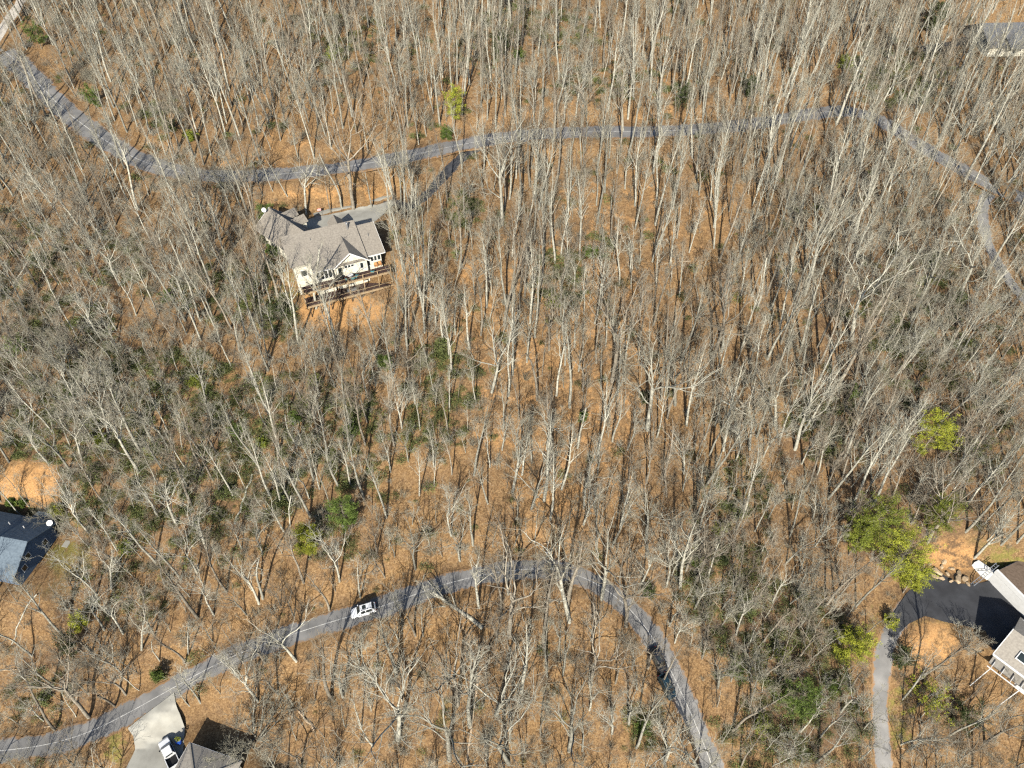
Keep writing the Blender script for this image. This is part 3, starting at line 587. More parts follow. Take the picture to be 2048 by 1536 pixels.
# labels: kind + place against something one can find
keyed = {}
for i, s in enumerate(specs):
    bx, by, k = s[6], s[7], s[5]
    n, lx, ly = min(LAND, key=lambda q: (q[1] - bx) ** 2 + (q[2] - by) ** 2)
    dx, dy = bx - lx, by - ly
    side = ('to the right of' if dx > 0 else 'to the left of') if abs(dx) > abs(dy) else ('below' if dy > 0 else 'above')
    if abs(dx) + abs(dy) < 25: side = 'right by'
    keyed.setdefault((k, n, side), []).append((dx * dx + dy * dy, i))
labels = {}
for (k, n, side), L in keyed.items():
    for r, (_, i) in enumerate(sorted(L)):
        labels[i] = KNAME[k][0] + ', ' + (ORD[min(r, 13)] + ' ' if len(L) > 1 else 'standing ') + side + ' ' + n
for i, (x, y, z, h, lean, k, bx, by) in enumerate(specs):
    tm, cm = VAR[k][rnd.randrange(len(VAR[k]))]
    t = empty(KNAME[k][1], (x, y, z))
    s = h / KH[k]; t.scale = (s, s, s)
    t.rotation_mode = 'QUATERNION'
    ax = Vector((lean + rnd.gauss(0, .012), rnd.gauss(0, .02), 1)).normalized()
    t.rotation_quaternion = Vector((0, 0, 1)).rotation_difference(ax) @ Matrix.Rotation(rnd.uniform(0, 6.28), 3, 'Z').to_quaternion()
    for nm, me_ in (('trunk', tm), ('crown', cm)):
        o = bpy.data.objects.new(nm, me_); COL.objects.link(o); o.parent = t
    tag(t, labels[i], 'snag' if k == 's' else 'tree', {'p': 'tall straight bare trees', 'o': 'spreading bare trees', 'y': 'slender bare trees', 's': 'dead snags', 'v': 'ornamental trees'}[k])

# ------------------------------------------------------------------ stuff: the rest of the woods and the undergrowth, scattered by geometry nodes
def scatter(name, protos, P, idx, rot, scl, label, cat):
    pc = bpy.data.collections.new(name + '_kinds')
    for i, me_ in enumerate(protos):
        o = bpy.data.objects.new('%s_kind_%03d' % (name, i), me_); pc.objects.link(o)
    me = bpy.data.meshes.new(name); n = len(P); me.vertices.add(n); me.vertices.foreach_set('co', np.asarray(P, np.float32).reshape(-1))
    a = me.attributes.new('pick', 'INT', 'POINT'); a.data.foreach_set('value', np.asarray(idx, np.int32))
    a = me.attributes.new('turn', 'FLOAT_VECTOR', 'POINT'); a.data.foreach_set('vector', np.asarray(rot, np.float32).reshape(-1))
    a = me.attributes.new('size', 'FLOAT', 'POINT'); a.data.foreach_set('value', np.asarray(scl, np.float32))
    o = bpy.data.objects.new(name, me); COL.objects.link(o); tag(o, label, cat, kind='stuff')
    ng = bpy.data.node_groups.new(name, 'GeometryNodeTree')
    ng.interface.new_socket('Geometry', in_out='INPUT', socket_type='NodeSocketGeometry'); ng.interface.new_socket('Geometry', in_out='OUTPUT', socket_type='NodeSocketGeometry')
    N = ng.nodes.new; gi, go = N('NodeGroupInput'), N('NodeGroupOutput'); ip = N('GeometryNodeInstanceOnPoints'); ci = N('GeometryNodeCollectionInfo')
    ci.inputs['Collection'].default_value = pc; ci.inputs['Separate Children'].default_value = True; ci.inputs['Reset Children'].default_value = True
    def na(n, t):
        q = N('GeometryNodeInputNamedAttribute'); q.data_type = t; q.inputs['Name'].default_value = n; return q.outputs['Attribute']
    ip.inputs['Pick Instance'].default_value = True
    L = ng.links.new
    L(gi.outputs[0], ip.inputs['Points']); L(ci.outputs[0], ip.inputs['Instance']); L(na('pick', 'INT'), ip.inputs['Instance Index'])
    L(na('turn', 'FLOAT_VECTOR'), ip.inputs['Rotation']); L(na('size', 'FLOAT'), ip.inputs['Scale']); L(ip.outputs[0], go.inputs[0])
    md = o.modifiers.new('scatter', 'NODES'); md.node_group = ng
    return o
def joined(trunk_lst, crown_lst, m1, m2, name):
    v1, q1, t1 = tubes(trunk_lst); v2, q2, t2 = tubes(crown_lst); n = len(v1)
    me = bpy.data.meshes.new(name); mi = np.r_[np.zeros(len(q1)), np.ones(len(q2)), np.zeros(len(t1)), np.ones(len(t2))]
    fill_mesh(me, np.r_[v1, v2], np.r_[q1, q2 + n], np.r_[t1, t2 + n], mi); me.materials.append(m1); me.materials.append(m2); return me
WK = [('p', 7), ('o', 7), ('y', 6)]; wp, first = [], {}
for k, n in WK:
    first[k] = (len(wp), n)
    for i in range(n):
        tr, cr = make_tree(k, KH[k], 7000 + 100 * ord(k) + i, 1.0, .82)
        bk, tw = ('bark', 'twig') if i % 3 != 2 else ('bark2', 'twig2')
        wp.append(joined(tr, cr, M[bk], M[tw], 'woods_tree'))
P, I, Rr, S = [], [], [], []
for w in wood:
    if id(w) in exs: continue
    k = region_kind(w[3], w[4]); a, n = first[k]
    h = {'p': rnd.uniform(13, 25), 'o': rnd.uniform(9, 18), 'y': rnd.uniform(6, 13)}[k]
    P.append((w[0], w[1], w[2])); I.append(a + rnd.randrange(n)); Rr.append((rnd.gauss(0, .035), rnd.gauss(0, .045), rnd.uniform(0, 6.28))); S.append(h / KH[k])
print('individual trees', len(specs), 'scattered', len(P))
scatter('bare_woods', wp, P, I, Rr, S, 'smaller bare grey trees filling the hillside woods', 'woods')
# saplings
sp = []
for i in range(4):
    tr, cr = make_tree('y', 6.0, 9100 + i, .7); sp.append(joined(tr, cr, M['bark' if i < 2 else 'bark2'], M['twig' if i < 2 else 'twig2'], 'sapling'))
def random_ground(n, ok=None, xr=(-205, 205), yr=(15, 260)):
    out = []
    while len(out) < n:
        c = np.c_[rng.uniform(*xr, 9000), rng.uniform(*yr, 9000)]; z = gz(c[:, 0], c[:, 1]); px, py, s = project(np.c_[c, z])
        keep = (gz(c[:, 0], c[:, 1], RD) > .6)
        for poly, zz, bl in pads: keep &= pip_dist(poly, c[:, 0], c[:, 1]) > .8
        uv = np.stack([(c - HA) @ U, (c - HA) @ V], 1); keep &= ~((uv[:, 0] > -20.5) & (uv[:, 0] < 2) & (uv[:, 1] > -5) & (uv[:, 1] < 24))
        for a, b_, cc, d in clear_px: keep &= ((px - a) / cc) ** 2 + ((py - b_) / d) ** 2 > .8
        if ok is not None: keep &= ok(px, py)
        out += [(x, y, q) for (x, y), q, k in zip(c, z, keep) if k]
    return out[:n]
P = random_ground(1500)
scatter('saplings', sp, P, rng.integers(0, 4, len(P)), np.c_[rng.normal(0, .07, len(P)), rng.normal(0, .07, len(P)), rng.uniform(0, 6.28, len(P))], rng.uniform(.4, 1.15, len(P)),
        'thin leafless saplings growing under the trees', 'saplings')
# evergreen undergrowth
def leaf_cloud(R, centers, rad, n_per, size, flat=.6, narrow=.45):
    C = np.repeat(centers, n_per, 0); r = np.repeat(np.broadcast_to(rad, (len(centers),)), n_per)
    d = nrm(R.normal(0, 1, C.shape)); P = C + d * (r * R.random(len(C)) ** .45)[:, None] * np.array([1, 1, flat])
    a = nrm(d + R.normal(0, .6, C.shape) + [0, 0, .3]); b_ = nrm(np.cross(a, R.normal(0, 1, C.shape))); s = size * R.uniform(.6, 1.3, len(C))
    v = np.stack([P - b_ * (s * narrow)[:, None], P + b_ * (s * narrow)[:, None], P + a * (s * 1.3)[:, None]], 1)
    return v.reshape(-1, 3), np.arange(len(C) * 3).reshape(-1, 3)
lp = []
for i in range(5):
    R = np.random.default_rng(500 + i); n = 22
    th = R.uniform(0, 6.28, n); rr = 1.5 * np.sqrt(R.random(n)); c = np.c_[rr * np.cos(th), rr * np.sin(th), .35 + R.random(n) * (1.5 - .5 * rr)]
    v, t = leaf_cloud(R, c, .7, 20, .17); me = bpy.data.meshes.new('laurel'); fill_mesh(me, v, None, t, smooth=False); me.materials.append(M['laurel']); lp.append(me)
thick = [(300,850,250,150,1.),(120,700,130,110,.9),(600,850,170,110,.9),(350,1000,250,90,1.),(150,870,150,80,1.),(450,590,110,60,.6),(1450,1170,110,90,1.),(1560,1290,150,120,1.4),(1620,1420,150,110,1.4),(1480,980,80,60,.9),(250,1180,120,60,.7),(880,770,80,80,.8),(1120,560,60,60,.8),(870,870,60,60,.8),(1190,500,30,30,.8),(930,430,40,40,.8),(1650,860,90,60,.8),(560,630,55,55,1.2),(330,230,50,30,.7),(1280,1450,40,50,1.),(1800,600,130,110,.5),(1900,750,130,110,.5),(90,1400,80,60,.8),(700,930,80,60,.7),(650,1080,70,50,.7),(1800,160,120,60,.6),(540,590,40,60,1.),(60,540,80,100,.5),(230,520,80,60,.4),(1020,40,60,40,.6),(1130,60,60,40,.5),(950,110,60,40,.4),(1250,170,150,30,.35),(700,90,100,60,.3),(1960,900,80,80,.6),(1500,1500,80,50,1.0)]
def lkeep(px, py):
    q = np.zeros(px.shape)
    for a, b_, c, d, s in thick: q = np.maximum(q, s * (((px - a) / c) ** 2 + ((py - b_) / d) ** 2 < 1))
    q = np.maximum(q, .03)
    return rng.random(px.shape) < q
P = random_ground(4600, lkeep)
scatter('laurel_thicket', lp, P, rng.integers(0, 5, len(P)), np.c_[np.zeros(len(P)), np.zeros(len(P)), rng.uniform(0, 6.28, len(P))], rng.uniform(.22, .95, len(P)),
        'evergreen laurel undergrowth in dull green patches', 'undergrowth')
bp_ = []
for i in range(3):
    R = np.random.default_rng(900 + i); n = 26
    A, Ar = grow(R, np.c_[R.normal(0, .35, (n, 2)), np.zeros(n)], nrm(np.c_[R.normal(0, .6, (n, 2)), np.ones(n)]), R.uniform(1., 2.4, n), .018, .008, 4, .15, .02)
    p, d, rad, t = spawn(R, A, Ar, 7, .2, 1, 25, 60); B2, Br = grow(R, p, d, R.uniform(.3, .8, len(p)), .011, .006, 3, .2, .03)
    bp_.append(tube_mesh('brush', [(A, Ar, 3, True), (B2, Br, 3, True)], M['twig' if i else 'twig2']))
def bkeep(px, py):
    q = np.full(px.shape, .22)
    for a, b_, c, d, s in thick: q = np.maximum(q, .9 * (((px - a) / (c * 1.4)) ** 2 + ((py - b_) / (d * 1.4)) ** 2 < 1))
    q = np.maximum(q, .7 * ((px > 1480) & (py > 350))); q = np.maximum(q, .55 * (px < 480)); q = np.maximum(q, .45 * (py > 1080))
    return rng.random(px.shape) < q
P = random_ground(6400, bkeep)
scatter('twiggy_brush', bp_, P, rng.integers(0, 3, len(P)), np.c_[np.zeros(len(P)), np.zeros(len(P)), rng.uniform(0, 6.28, len(P))], rng.uniform(.45, 1.5, len(P)),
        'low leafless brown brush on the forest floor', 'brush')
st = []
for i in range(3):
    R = np.random.default_rng(950 + i); A, Ar = grow(R, np.array([[0, 0, .06]]), np.array([[1., 0, .02]]), 3.4, .075, .02, 6, .1, 0); A[:, :, 2] = .05 + np.abs(A[:, :, 2]) * .3
    p, d, rad, t = spawn(R, A, Ar, 5, .3, 1, 25, 50); d[:, 2] = np.abs(d[:, 2]) * .4; B2, Br = grow(R, p, d, R.uniform(.5, 1.3, len(p)), .03, .01, 4, .15, 0)
    st.append(tube_mesh('stick', [(A, Ar, 5, True), (B2, Br, 3, True)], M['log']))
P = random_ground(420)
scatter('fallen_sticks', st, P, rng.integers(0, 3, len(P)), np.c_[np.full(len(P), .32), np.zeros(len(P)), rng.uniform(0, 6.28, len(P))], rng.uniform(.4, 1.5, len(P)),
        'fallen sticks and dead branches on the leaf litter', 'sticks')

# ------------------------------------------------------------------ evergreens
def make_conifer(R, H, cr, loose=False, n_tier=9):
    """trunk tubes, limb tubes, needle triangles; H tall, crown radius cr, crown from .3H"""
    P, Rr = grow(R, np.array([[0, 0, -.3]]), np.array([[0, 0, 1.]]), H * .97, .012 * H + .03, .02, 8, .02, .05)
    n = int(n_tier * 6); p, d, rad, t = spawn(R, P, Rr, n, .28, .99, 62, 88)
    prof = np.sin(np.clip((t - .22) / .8, 0, 1) * math.pi * .92 + .12) ** .6
    L = cr * prof * R.uniform(.55, 1.12, len(t)) + .15
    A, Ar = grow(R, p, d, L, .035, .012, 4, .08, .10)
    m = 5; q, e, r2, t2 = spawn(R, A, Ar, m, .3, 1.0, 10, 60)
    v, tri = leaf_cloud(R, q + e * .2, .42 if not loose else .34, 26 if not loose else 18, .26, .75, .16)
    return [(P, Rr, 7, True)], [(A, Ar, 3, True)], v, tri
def make_broad(R, H, cr):
    P, Rr = grow(R, np.array([[0, 0, -.3]]), np.array([[0, 0, 1.]]), H * .7, .03 + .01 * H, .02, 5, .06, .05)
    p, d, rad, t = spawn(R, P, Rr, 34, .15, .99, 25, 85); A, Ar = grow(R, p, d, cr * R.uniform(.5, 1.05, len(t)), .03, .01, 4, .12, .05)
    q, e, r2, t2 = spawn(R, A, Ar, 4, .35, 1.0, 10, 60)
    v, tri = leaf_cloud(R, q, .38, 26, .17, .8, .4)
    return [(P, Rr, 6, True)], [(A, Ar, 3, True)], v, tri
EV = [  # crown centre px, radius px, height m, colour, form, label
 (1865,868,44,13,'pine_y','c','bright yellow-green pine standing alone among grey trees at right'),
 (1757,1040,66,15,'pine','c','largest olive-green pine of the cluster above the parking court'),
 (1808,1105,68,14,'pine_y','c','yellow-green pine overhanging the parking court edge'),
 (1888,1022,42,11,'pine','c','small green pine behind the rocky bank by the court'),
 (1835,1150,36,9,'pine_y','c','low yellow-green pine touching the asphalt of the court'),
 (1720,1075,34,10,'pine','c','narrow olive pine at the left edge of the pine cluster'),
 (688,1027,34,10,'pine_g','c','deep green pine, upper one of the small pair left of centre'),
 (612,1078,30,9,'pine_y','c','yellow-green pine, lower one of the small pair left of centre'),
 (1705,1290,44,9,'pine_y','c','yellow-green pine left of the court driveway'),
 (1600,1400,50,10,'pine_g','c','dark green pine in the thicket right of the lower road'),
 (1855,1395,66,9,'pine_y','b','wide yellow-green bush below the round planted island'),
 (1935,1440,48,8,'pine_d','b','dark evergreen bush in the bottom right corner'),
 (1800,1320,28,5,'pine_d','b','dark round bush beside the court driveway bend'),
 (1780,1245,16,3,'pine_y','b','small yellow-green bush at the left edge of the court'),
 (66,60,30,9,'pine_g','b','green leafy tree beside the gravel track, top left'),
 (178,185,24,7,'pine_g','b','narrow green bush above the upper road\'s left bend'),
 (892,256,16,4,'pine_g','b','small round green holly just above the upper road'),
 (905,198,22,11,'pine_y','c','thin loose-crowned pine above the small green holly'),
 (156,1243,24,7,'pine_y','b','round yellow-green tree below the blue-grey house'),
 (136,1288,30,7,'pine_d','b','dull grey-green tree next to the round yellow-green one'),
 (309,1338,17,5,'pine_g','b','small green tree just above the lower road at left'),
 (30,690,26,5,'pine_g','b','green bush in the thicket at the left picture edge'),
 (768,722,20,5,'pine_g','b','small green bush down the slope from the tan-roofed house'),
 (1712,788,22,5,'pine_g','b','small deep green bush among bare trees, right of centre'),
 (523,408,22,6,'pine_g','b','olive bush by the north-west corner of the tan-roofed house'),
 (556,625,34,4,'pine_d','b','broad dark bush at the foot of the tan-roofed house'),
 (548,515,20,3,'pine_g','b','green bush against the left wall of the tan-roofed house'),
 (532,475,16,3,'pine_d','b','dark bush at the upper left corner wall of the tan-roofed house'),
 (1362,188,28,7,'pine_d','b','dark evergreen above the middle of the upper road'),
 (1503,170,14,6,'pine_d','c','small dark conifer on the upper slope right of centre'),
 (1878,25,26,9,'pine_d','c','dark green conifer at the top edge, right side'),
 (1000,85,24,7,'pine_d','c','dark green young conifer near the top edge, centre'),
 (107,1014,14,3.2,'pine_y','c','bright conical shrub beside the blue-grey house'),
 (28,984,9,1.8,'pine_g','b','small round shrub in the bare dirt yard'),
 (2,984,10,2,'pine_g','b','round shrub at the picture edge in the dirt yard'),
 (1165,830,12,3,'pine_g','b','tiny green bush in the middle of the bare slope'),
 (1290,795,14,3,'pine_d','b','small olive bush mid-slope under bare trees'),
 (1440,1110,34,6,'pine_d','b','dark leafy bush in the woods right of the lower road bend'),
 (1300,1170,20,5,'pine_d','b','dark green bush just right of the lower road bend'),
]
for i, (px, py, pr, H, m, form, lab) in enumerate(EV):
    hc = H * (.62 if form == 'c' else .5); g = ground_at(px, py, hc); x, y = g[0], g[1]; z = float(gz(x, y))
    s = float(project(np.array([[x, y, z + hc]]))[2][0]); cr = pr / s
    R = np.random.default_rng(3000 + i)
    T, Lm, v, tri = (make_conifer(R, H, cr, loose=(i == 17), n_tier=6 + cr * 1.6) if form == 'c' else make_broad(R, H, cr))
    nm = 'pine_tree' if form == 'c' and H > 6 else ('evergreen_tree' if H > 5.5 else 'evergreen_shrub')
    t = empty(nm, (x, y, z), rnd.uniform(0, 6.28))
    o = bpy.data.objects.new('trunk', tube_mesh('trunk', T + Lm, M['bark2'])); COL.objects.link(o); o.parent = t
    me = bpy.data.meshes.new('crown'); fill_mesh(me, v, None, tri, smooth=False); me.materials.append(M[m])
    o = bpy.data.objects.new('crown', me); COL.objects.link(o); o.parent = t
    tag(t, lab, 'tree' if H > 5.5 else 'shrub')

OL = [(475,862,30,3.6),(447,985,24,3.2),(520,885,16,2.6),(590,838,20,3),(262,845,24,3.4),(200,880,20,3),(332,592,20,3),(95,520,22,3.4),(1445,1060,26,3.4),(1395,1120,20,3),(1500,1225,26,3.6),(1565,1310,28,4),(1660,1370,26,3.6),
      (880,690,22,3),(1105,605,22,3.4),(1180,505,20,3),(935,415,24,3.4),(390,760,22,3),(130,790,26,3.6),(560,1005,20,3),(250,1090,22,3),(700,860,22,3.4),(1835,175,26,4),(1690,125,20,3.4),(1920,600,22,3.2),(1780,690,22,3),(660,110,18,3),(1040,110,20,3.4),(340,250,22,3),(380,270,16,2.6),(1285,1455,22,3.4),(80,1395,22,3.2),(1520,1450,26,3.6),(1470,1340,24,3.4),(310,900,26,3.4),(630,760,18,2.8)]
ok_ = {}
for i, (px, py, pr, H) in enumerate(OL):
    n, lx, ly = min(LAND, key=lambda q: (q[1] - px) ** 2 + (q[2] - py) ** 2); dx, dy = px - lx, py - ly
    side = ('to the right of' if dx > 0 else 'to the left of') if abs(dx) > abs(dy) else ('below' if dy > 0 else 'above')
    ok_.setdefault((n, side), []).append((dx * dx + dy * dy, i))
olab = {}
for (n, side), L in ok_.items():
    for r, (_, i) in enumerate(sorted(L)): olab[i] = 'loose olive-green evergreen shrub, ' + (ORD[r] + ' ' if len(L) > 1 else 'growing ') + side + ' ' + n
for i, (px, py, pr, H) in enumerate(OL):
    g = ground_at(px, py, H * .5); x, y = g[0], g[1]; z = float(gz(x, y)); s_ = float(project(np.array([[x, y, z + H * .5]]))[2][0]); R = np.random.default_rng(4000 + i)
    T, Lm, v, tri = make_broad(R, H, pr / s_); keep_ = R.random(len(tri)) < .62; tri = tri[keep_]
    t = empty('evergreen_shrub', (x, y, z), rnd.uniform(0, 6.28)); o = bpy.data.objects.new('trunk', tube_mesh('trunk', T + Lm, M['bark2'])); COL.objects.link(o); o.parent = t
    me = bpy.data.meshes.new('crown'); used, inv = np.unique(tri.reshape(-1), return_inverse=True); fill_mesh(me, v[used], None, inv.reshape(-1, 3), smooth=False); me.materials.append(M[('pine_g', 'laurel', 'pine')[i % 3]])
    o = bpy.data.objects.new('crown', me); COL.objects.link(o); o.parent = t; tag(t, olab[i], 'shrub', 'olive shrubs in the woods')

# ------------------------------------------------------------------ the tan-roofed house
def frame_pane(parent, name, c, ex, ez, n, w, h, fr=.09, label=None, mat_frame='white'):
    """window on a wall: centre c, horizontal unit ex, vertical unit ez, outward unit n"""
    c, ex, ez, n = [np.asarray(q, float) for q in (c, ex, ez, n)]
    b = MB()
    for s in (-1, 1):
        b.obox(c + ex * s * (w / 2 + fr / 2) + n * .035, ex * fr / 2, n * .045, ez * (h / 2 + fr))
        b.obox(c + ez * s * (h / 2 + fr / 2) + n * .034, ex * w / 2, n * .045, ez * fr / 2)
    f = b.build(name, M[mat_frame], parent)
    g = MB(); g.obox(c + n * .012, ex * w / 2, n * .01, ez * h / 2); g.build('pane', M['glass'], f)
    return f
house = empty('house', (HA[0], HA[1], F_MAIN), math.radians(24))
tag(house, 'large house with taupe shingle roof and double deck above the bare clay slope', 'house')
WD = np.array([-.377, .926, 0.]); WP_ = np.array([.926, .377, 0.]); WS = np.array([-13.5, 8.0, 0.])
def wl(a, b_, z): return WS + a * WD + b_ * WP_ + np.array([0, 0, z])
EV_, RG = 2.9, 6.9
b = MB()
b.prism([(-18.6, 1.6), (-14.95, 1.6), (-14.95, -.6), (-11.2, -.6), (-11.2, .25), (-3.8, .25), (-3.8, .5), (-.3, .5), (-.3, 10.3), (-3.3, 10.4), (-3.3, 11.8), (-18.6, 11.8)], -5.2, EV_ - .05)
b.build('wall', M['siding'], house)
b = MB()   # gable triangles
b.add([(-10.6, -.75, EV_-.25), (-3.7, -.75, EV_-.25), (-7.15, -.75, 5.45), (-10.6, 2, EV_-.25), (-3.7, 2, EV_-.25), (-7.15, 2, 5.45)], [(0,1,2),(5,4,3),(0,3,4,1),(1,4,5,2),(2,5,3,0)])
b.box(-10.5, -3.75, -.75, .3, -3.2, EV_-.27)
b.build('gable_wall', M['siding'], house)
b = MB(); b.add([(-.32, .7, EV_-.1), (-.32, 10.3, EV_-.1), (-.32, 7.3, 5.9), (-.9, .7, EV_-.1), (-.9, 10.3, EV_-.1), (-.9, 7.3, 5.9)], [(0,1,2),(5,4,3),(0,3,4,1),(1,4,5,2),(2,5,3,0)])
b.build('end_gable', M['siding'], house)
b = MB()   # wing walls
wq = [wl(0, -4.1, 0), wl(14.3, -4.1, 0), wl(14.3, 3.4, 0), wl(0, 3.4, 0)]
b.prism([(p[0], p[1]) for p in wq], -3.5, EV_ - .06)
g0 = [wl(14.25, -4.1, EV_-.1), wl(14.25, 3.2, EV_-.1), wl(14.25, 0, 5.95), wl(13.6, -4.1, EV_-.1), wl(13.6, 3.2, EV_-.1), wl(13.6, 0, 5.95)]
b.add(g0, [(0,2,1),(5,3,4),(0,1,4,3),(1,2,5,4),(2,0,3,5)])
b.build('wing_wall', M['siding'], house)
TH = .16
roof = MB()
roof.slab([(-15.3, -1.3, EV_), (-3.4, -1.3, EV_), (-3.4, 8.3, RG), (-19.3, 8.3, RG), (-19.3, 1.0, EV_ + 2.3 * 4 / 9.6), (-15.3, 1.0, EV_ + 2.3 * 4 / 9.6)], TH)
roof.slab([(-19.3, 8.3, RG), (-3.4, 8.3, RG), (-3.4, 12.5, 3.1), (-19.3, 12.5, 3.1)], TH)
ro = roof.build('main_roof', M['shingle'], house)
roof = MB()
roof.slab([(-3.38, -.25, EV_ - .02), (.55, -.25, EV_ - .02), (.55, 7.3, 6.05), (-3.38, 7.3, 6.05)], TH)
roof.slab([(-3.38, 7.3, 6.05), (.55, 7.3, 6.05), (.55, 10.9, 3.0), (-3.38, 10.9, 3.0)], TH)
roof.build('end_roof', M['shingle'], house)
roof = MB()
roof.slab([(-7.15, -1.65, 5.72), (-7.15, 6.6, 5.72), (-11.0, 6.6, EV_ - .1), (-11.0, -1.65, EV_ - .1)], TH)
roof.slab([(-7.15, -1.65, 5.725), (-7.15, 6.6, 5.725), (-3.3, 6.6, EV_ - .1), (-3.3, -1.65, EV_ - .1)], TH)
roof.build('gable_roof', M['shingle'], house)
roof = MB()
roof.slab([wl(-1.5, 0, 6.2), wl(15, 0, 6.2), wl(15, -4.75, EV_ - .05), wl(-1.5, -4.75, EV_ - .05)], TH)
roof.slab([wl(-1.5, 0, 6.205), wl(15, 0, 6.205), wl(15, 3.7, EV_ - .05), wl(-1.5, 3.7, EV_ - .05)], TH)
roof.build('wing_roof', M['shingle'], house)
for a0 in (8.6, 12.3):
    roof = MB()
    roof.slab([wl(a0, .7, 5.35), wl(a0, 4.6, 5.35), wl(a0 - 1.4, 4.6, 4.0), wl(a0 - 1.4, .7, 4.0)], .12)
    roof.slab([wl(a0, .7, 5.355), wl(a0, 4.6, 5.355), wl(a0 + 1.4, 4.6, 4.0), wl(a0 + 1.4, .7, 4.0)], .12)
    d = roof.build('dormer_roof', M['shingle'], house)
    w = MB(); q = [wl(a0 - 1.1, 1.8, 0), wl(a0 + 1.1, 1.8, 0), wl(a0 + 1.1, 4.2, 0), wl(a0 - 1.1, 4.2, 0)]
    w.prism([(p[0], p[1]) for p in q], -.2, 4.1)
    w.add([wl(a0 - 1.1, 4.19, 4.05), wl(a0 + 1.1, 4.19, 4.05), wl(a0, 4.19, 5.15), wl(a0 - 1.1, 3.9, 4.05), wl(a0 + 1.1, 3.9, 4.05), wl(a0, 3.9, 5.15)], [(0,1,2),(5,4,3),(0,3,4,1),(1,4,5,2),(2,5,3,0)])
    w.build('dormer_wall', M['siding'], d)
roof = MB()   # entry gable on the driveway side
roof.slab([(-6.6, 9.6, 5.4), (-6.6, 14.6, 5.4), (-8.3, 14.6, 3.8), (-8.3, 9.6, 3.8)], TH)
roof.slab([(-6.6, 9.6, 5.405), (-6.6, 14.6, 5.405), (-4.9, 14.6, 3.8), (-4.9, 9.6, 3.8)], TH)
eg = roof.build('entry_roof', M['shingle'], house)
w = MB(); w.box(-8.0, -5.2, 11, 14.1, -.3, 3.85); w.add([(-8.0, 14.09, 3.8), (-5.2, 14.09, 3.8), (-6.6, 14.09, 5.15), (-8.0, 13.7, 3.8), (-5.2, 13.7, 3.8), (-6.6, 13.7, 5.15)], [(0,2,1),(5,3,4),(0,1,4,3),(1,2,5,4),(2,0,3,5)])
w.build('entry_wall', M['siding'], eg)
b = MB()   # gutters and white rakes
b.bar((-15.3, -1.34, EV_ - .02), (-11.2, -1.34, EV_ - .02), .12, .14); b.build('gutter', M['white'], house)
b = MB(); b.bar((-3.3, -.3, EV_ - .05), (.58, -.3, EV_ - .05), .12, .14); b.build('gutter', M['white'], house)
b = MB(); b.bar((-7.15, -1.69, 5.68), (-11.05, -1.69, EV_ - .12), .08, .22); b.bar((-7.15, -1.69, 5.68), (-3.25, -1.69, EV_ - .12), .08, .22); b.build('gable_trim', M['white'], house)
b = MB(); b.bar((.58, -.3, EV_ - .06), (.58, 7.3, 6.0), .06, .2); b.bar((.58, 7.3, 6.0), (.58, 10.9, 2.95), .06, .2); b.build('rake_trim', M['white'], house)
b = MB(); b.bar(wl(15.03, -4.78, EV_ - .1), wl(15.03, 0, 6.16), .06, .2); b.bar(wl(15.03, 3.73, EV_ - .1), wl(15.03, 0, 6.16), .06, .2); b.build('rake_trim', M['white'], house)
b = MB(); b.cyl((-5.3, 6.6, 5.4), (-5.3, 6.6, 7.5), .2, n=12); b.cyl((-5.3, 6.6, 7.5), (-5.3, 6.6, 7.75), .28, .2, n=12); b.build('flue_pipe', M['metal'], house)
for u_, v_ in ((-1.6, 4.2), (-17.0, 3.6), (-13.5, 6.0), (-15.2, 2.2)):
    b = MB(); b.cyl((u_, v_, 3.2), (u_, v_, EV_ + .42 * (v_ + 1.3) + .35), .06, n=7); b.build('vent_pipe', M['metal'], house)
b = MB(); c = wl(14.6, -1.4, 5.6); b.cyl(c, c + np.array([0, 0, .7]), .04, n=6)
dish = b.build('satellite_dish', M['metal'], house)
b = MB(); c2 = c + np.array([0, 0, .8]); b.cyl(c2, c2 + np.array([-.08, -.2, .12]), .12, .5, n=18); b.build('reflector', M['white'], dish)
X3, Z3, NS = (1, 0, 0), (0, 0, 1), (0, -1, 0)
for u_ in (-14.3, -13.45, -12.6, -11.75):
    frame_pane(house, 'window', (u_, -.6, 1.35), X3, Z3, NS, .62, 2.0)
for u_ in (-8.3, -7.6, -6.9):
    frame_pane(house, 'window', (u_, -.75, 2.05), X3, Z3, NS, .5, .55)
frame_pane(house, 'window', (-4.95, -.75, 1.45), X3, Z3, NS, .62, 1.3)
frame_pane(house, 'door', (-9.6, -.75, 1.1), X3, Z3, NS, .85, 2.1, mat_frame='siding')
frame_pane(house, 'door', (-3.3, .5, 1.1), X3, Z3, NS, .8, 2.1)
for u_ in (-2.35, -1.6): frame_pane(house, 'window', (u_, .5, 1.5), X3, Z3, NS, .5, 1.15)
frame_pane(house, 'window', (-.8, .5, 1.5), X3, Z3, NS, .6, 1.15)
frame_pane(house, 'window', (-16.8, 1.6, 1.35), X3, Z3, NS, 1.2, 1.4)
for u_ in (-13, -8, -4.6): frame_pane(house, 'window', (u_, (-.6 if u_ < -11.2 else (-.75 if u_ < -3.75 else .5)), -1.9), X3, Z3, NS, 1.1, 1.5)
WN = -WP_
for a0, z0 in ((12.2, 1.4), (7.6, 1.4)): frame_pane(house, 'window', wl(a0, -4.1, z0), WD, Z3, WN, .62, 1.25)
b = MB()
for k in range(3): b.box(-18.62, -18.60, 2 + k * 3, 2.2 + k * 3, -3, 2.6)
b.build('corner_board', M['white'], house)
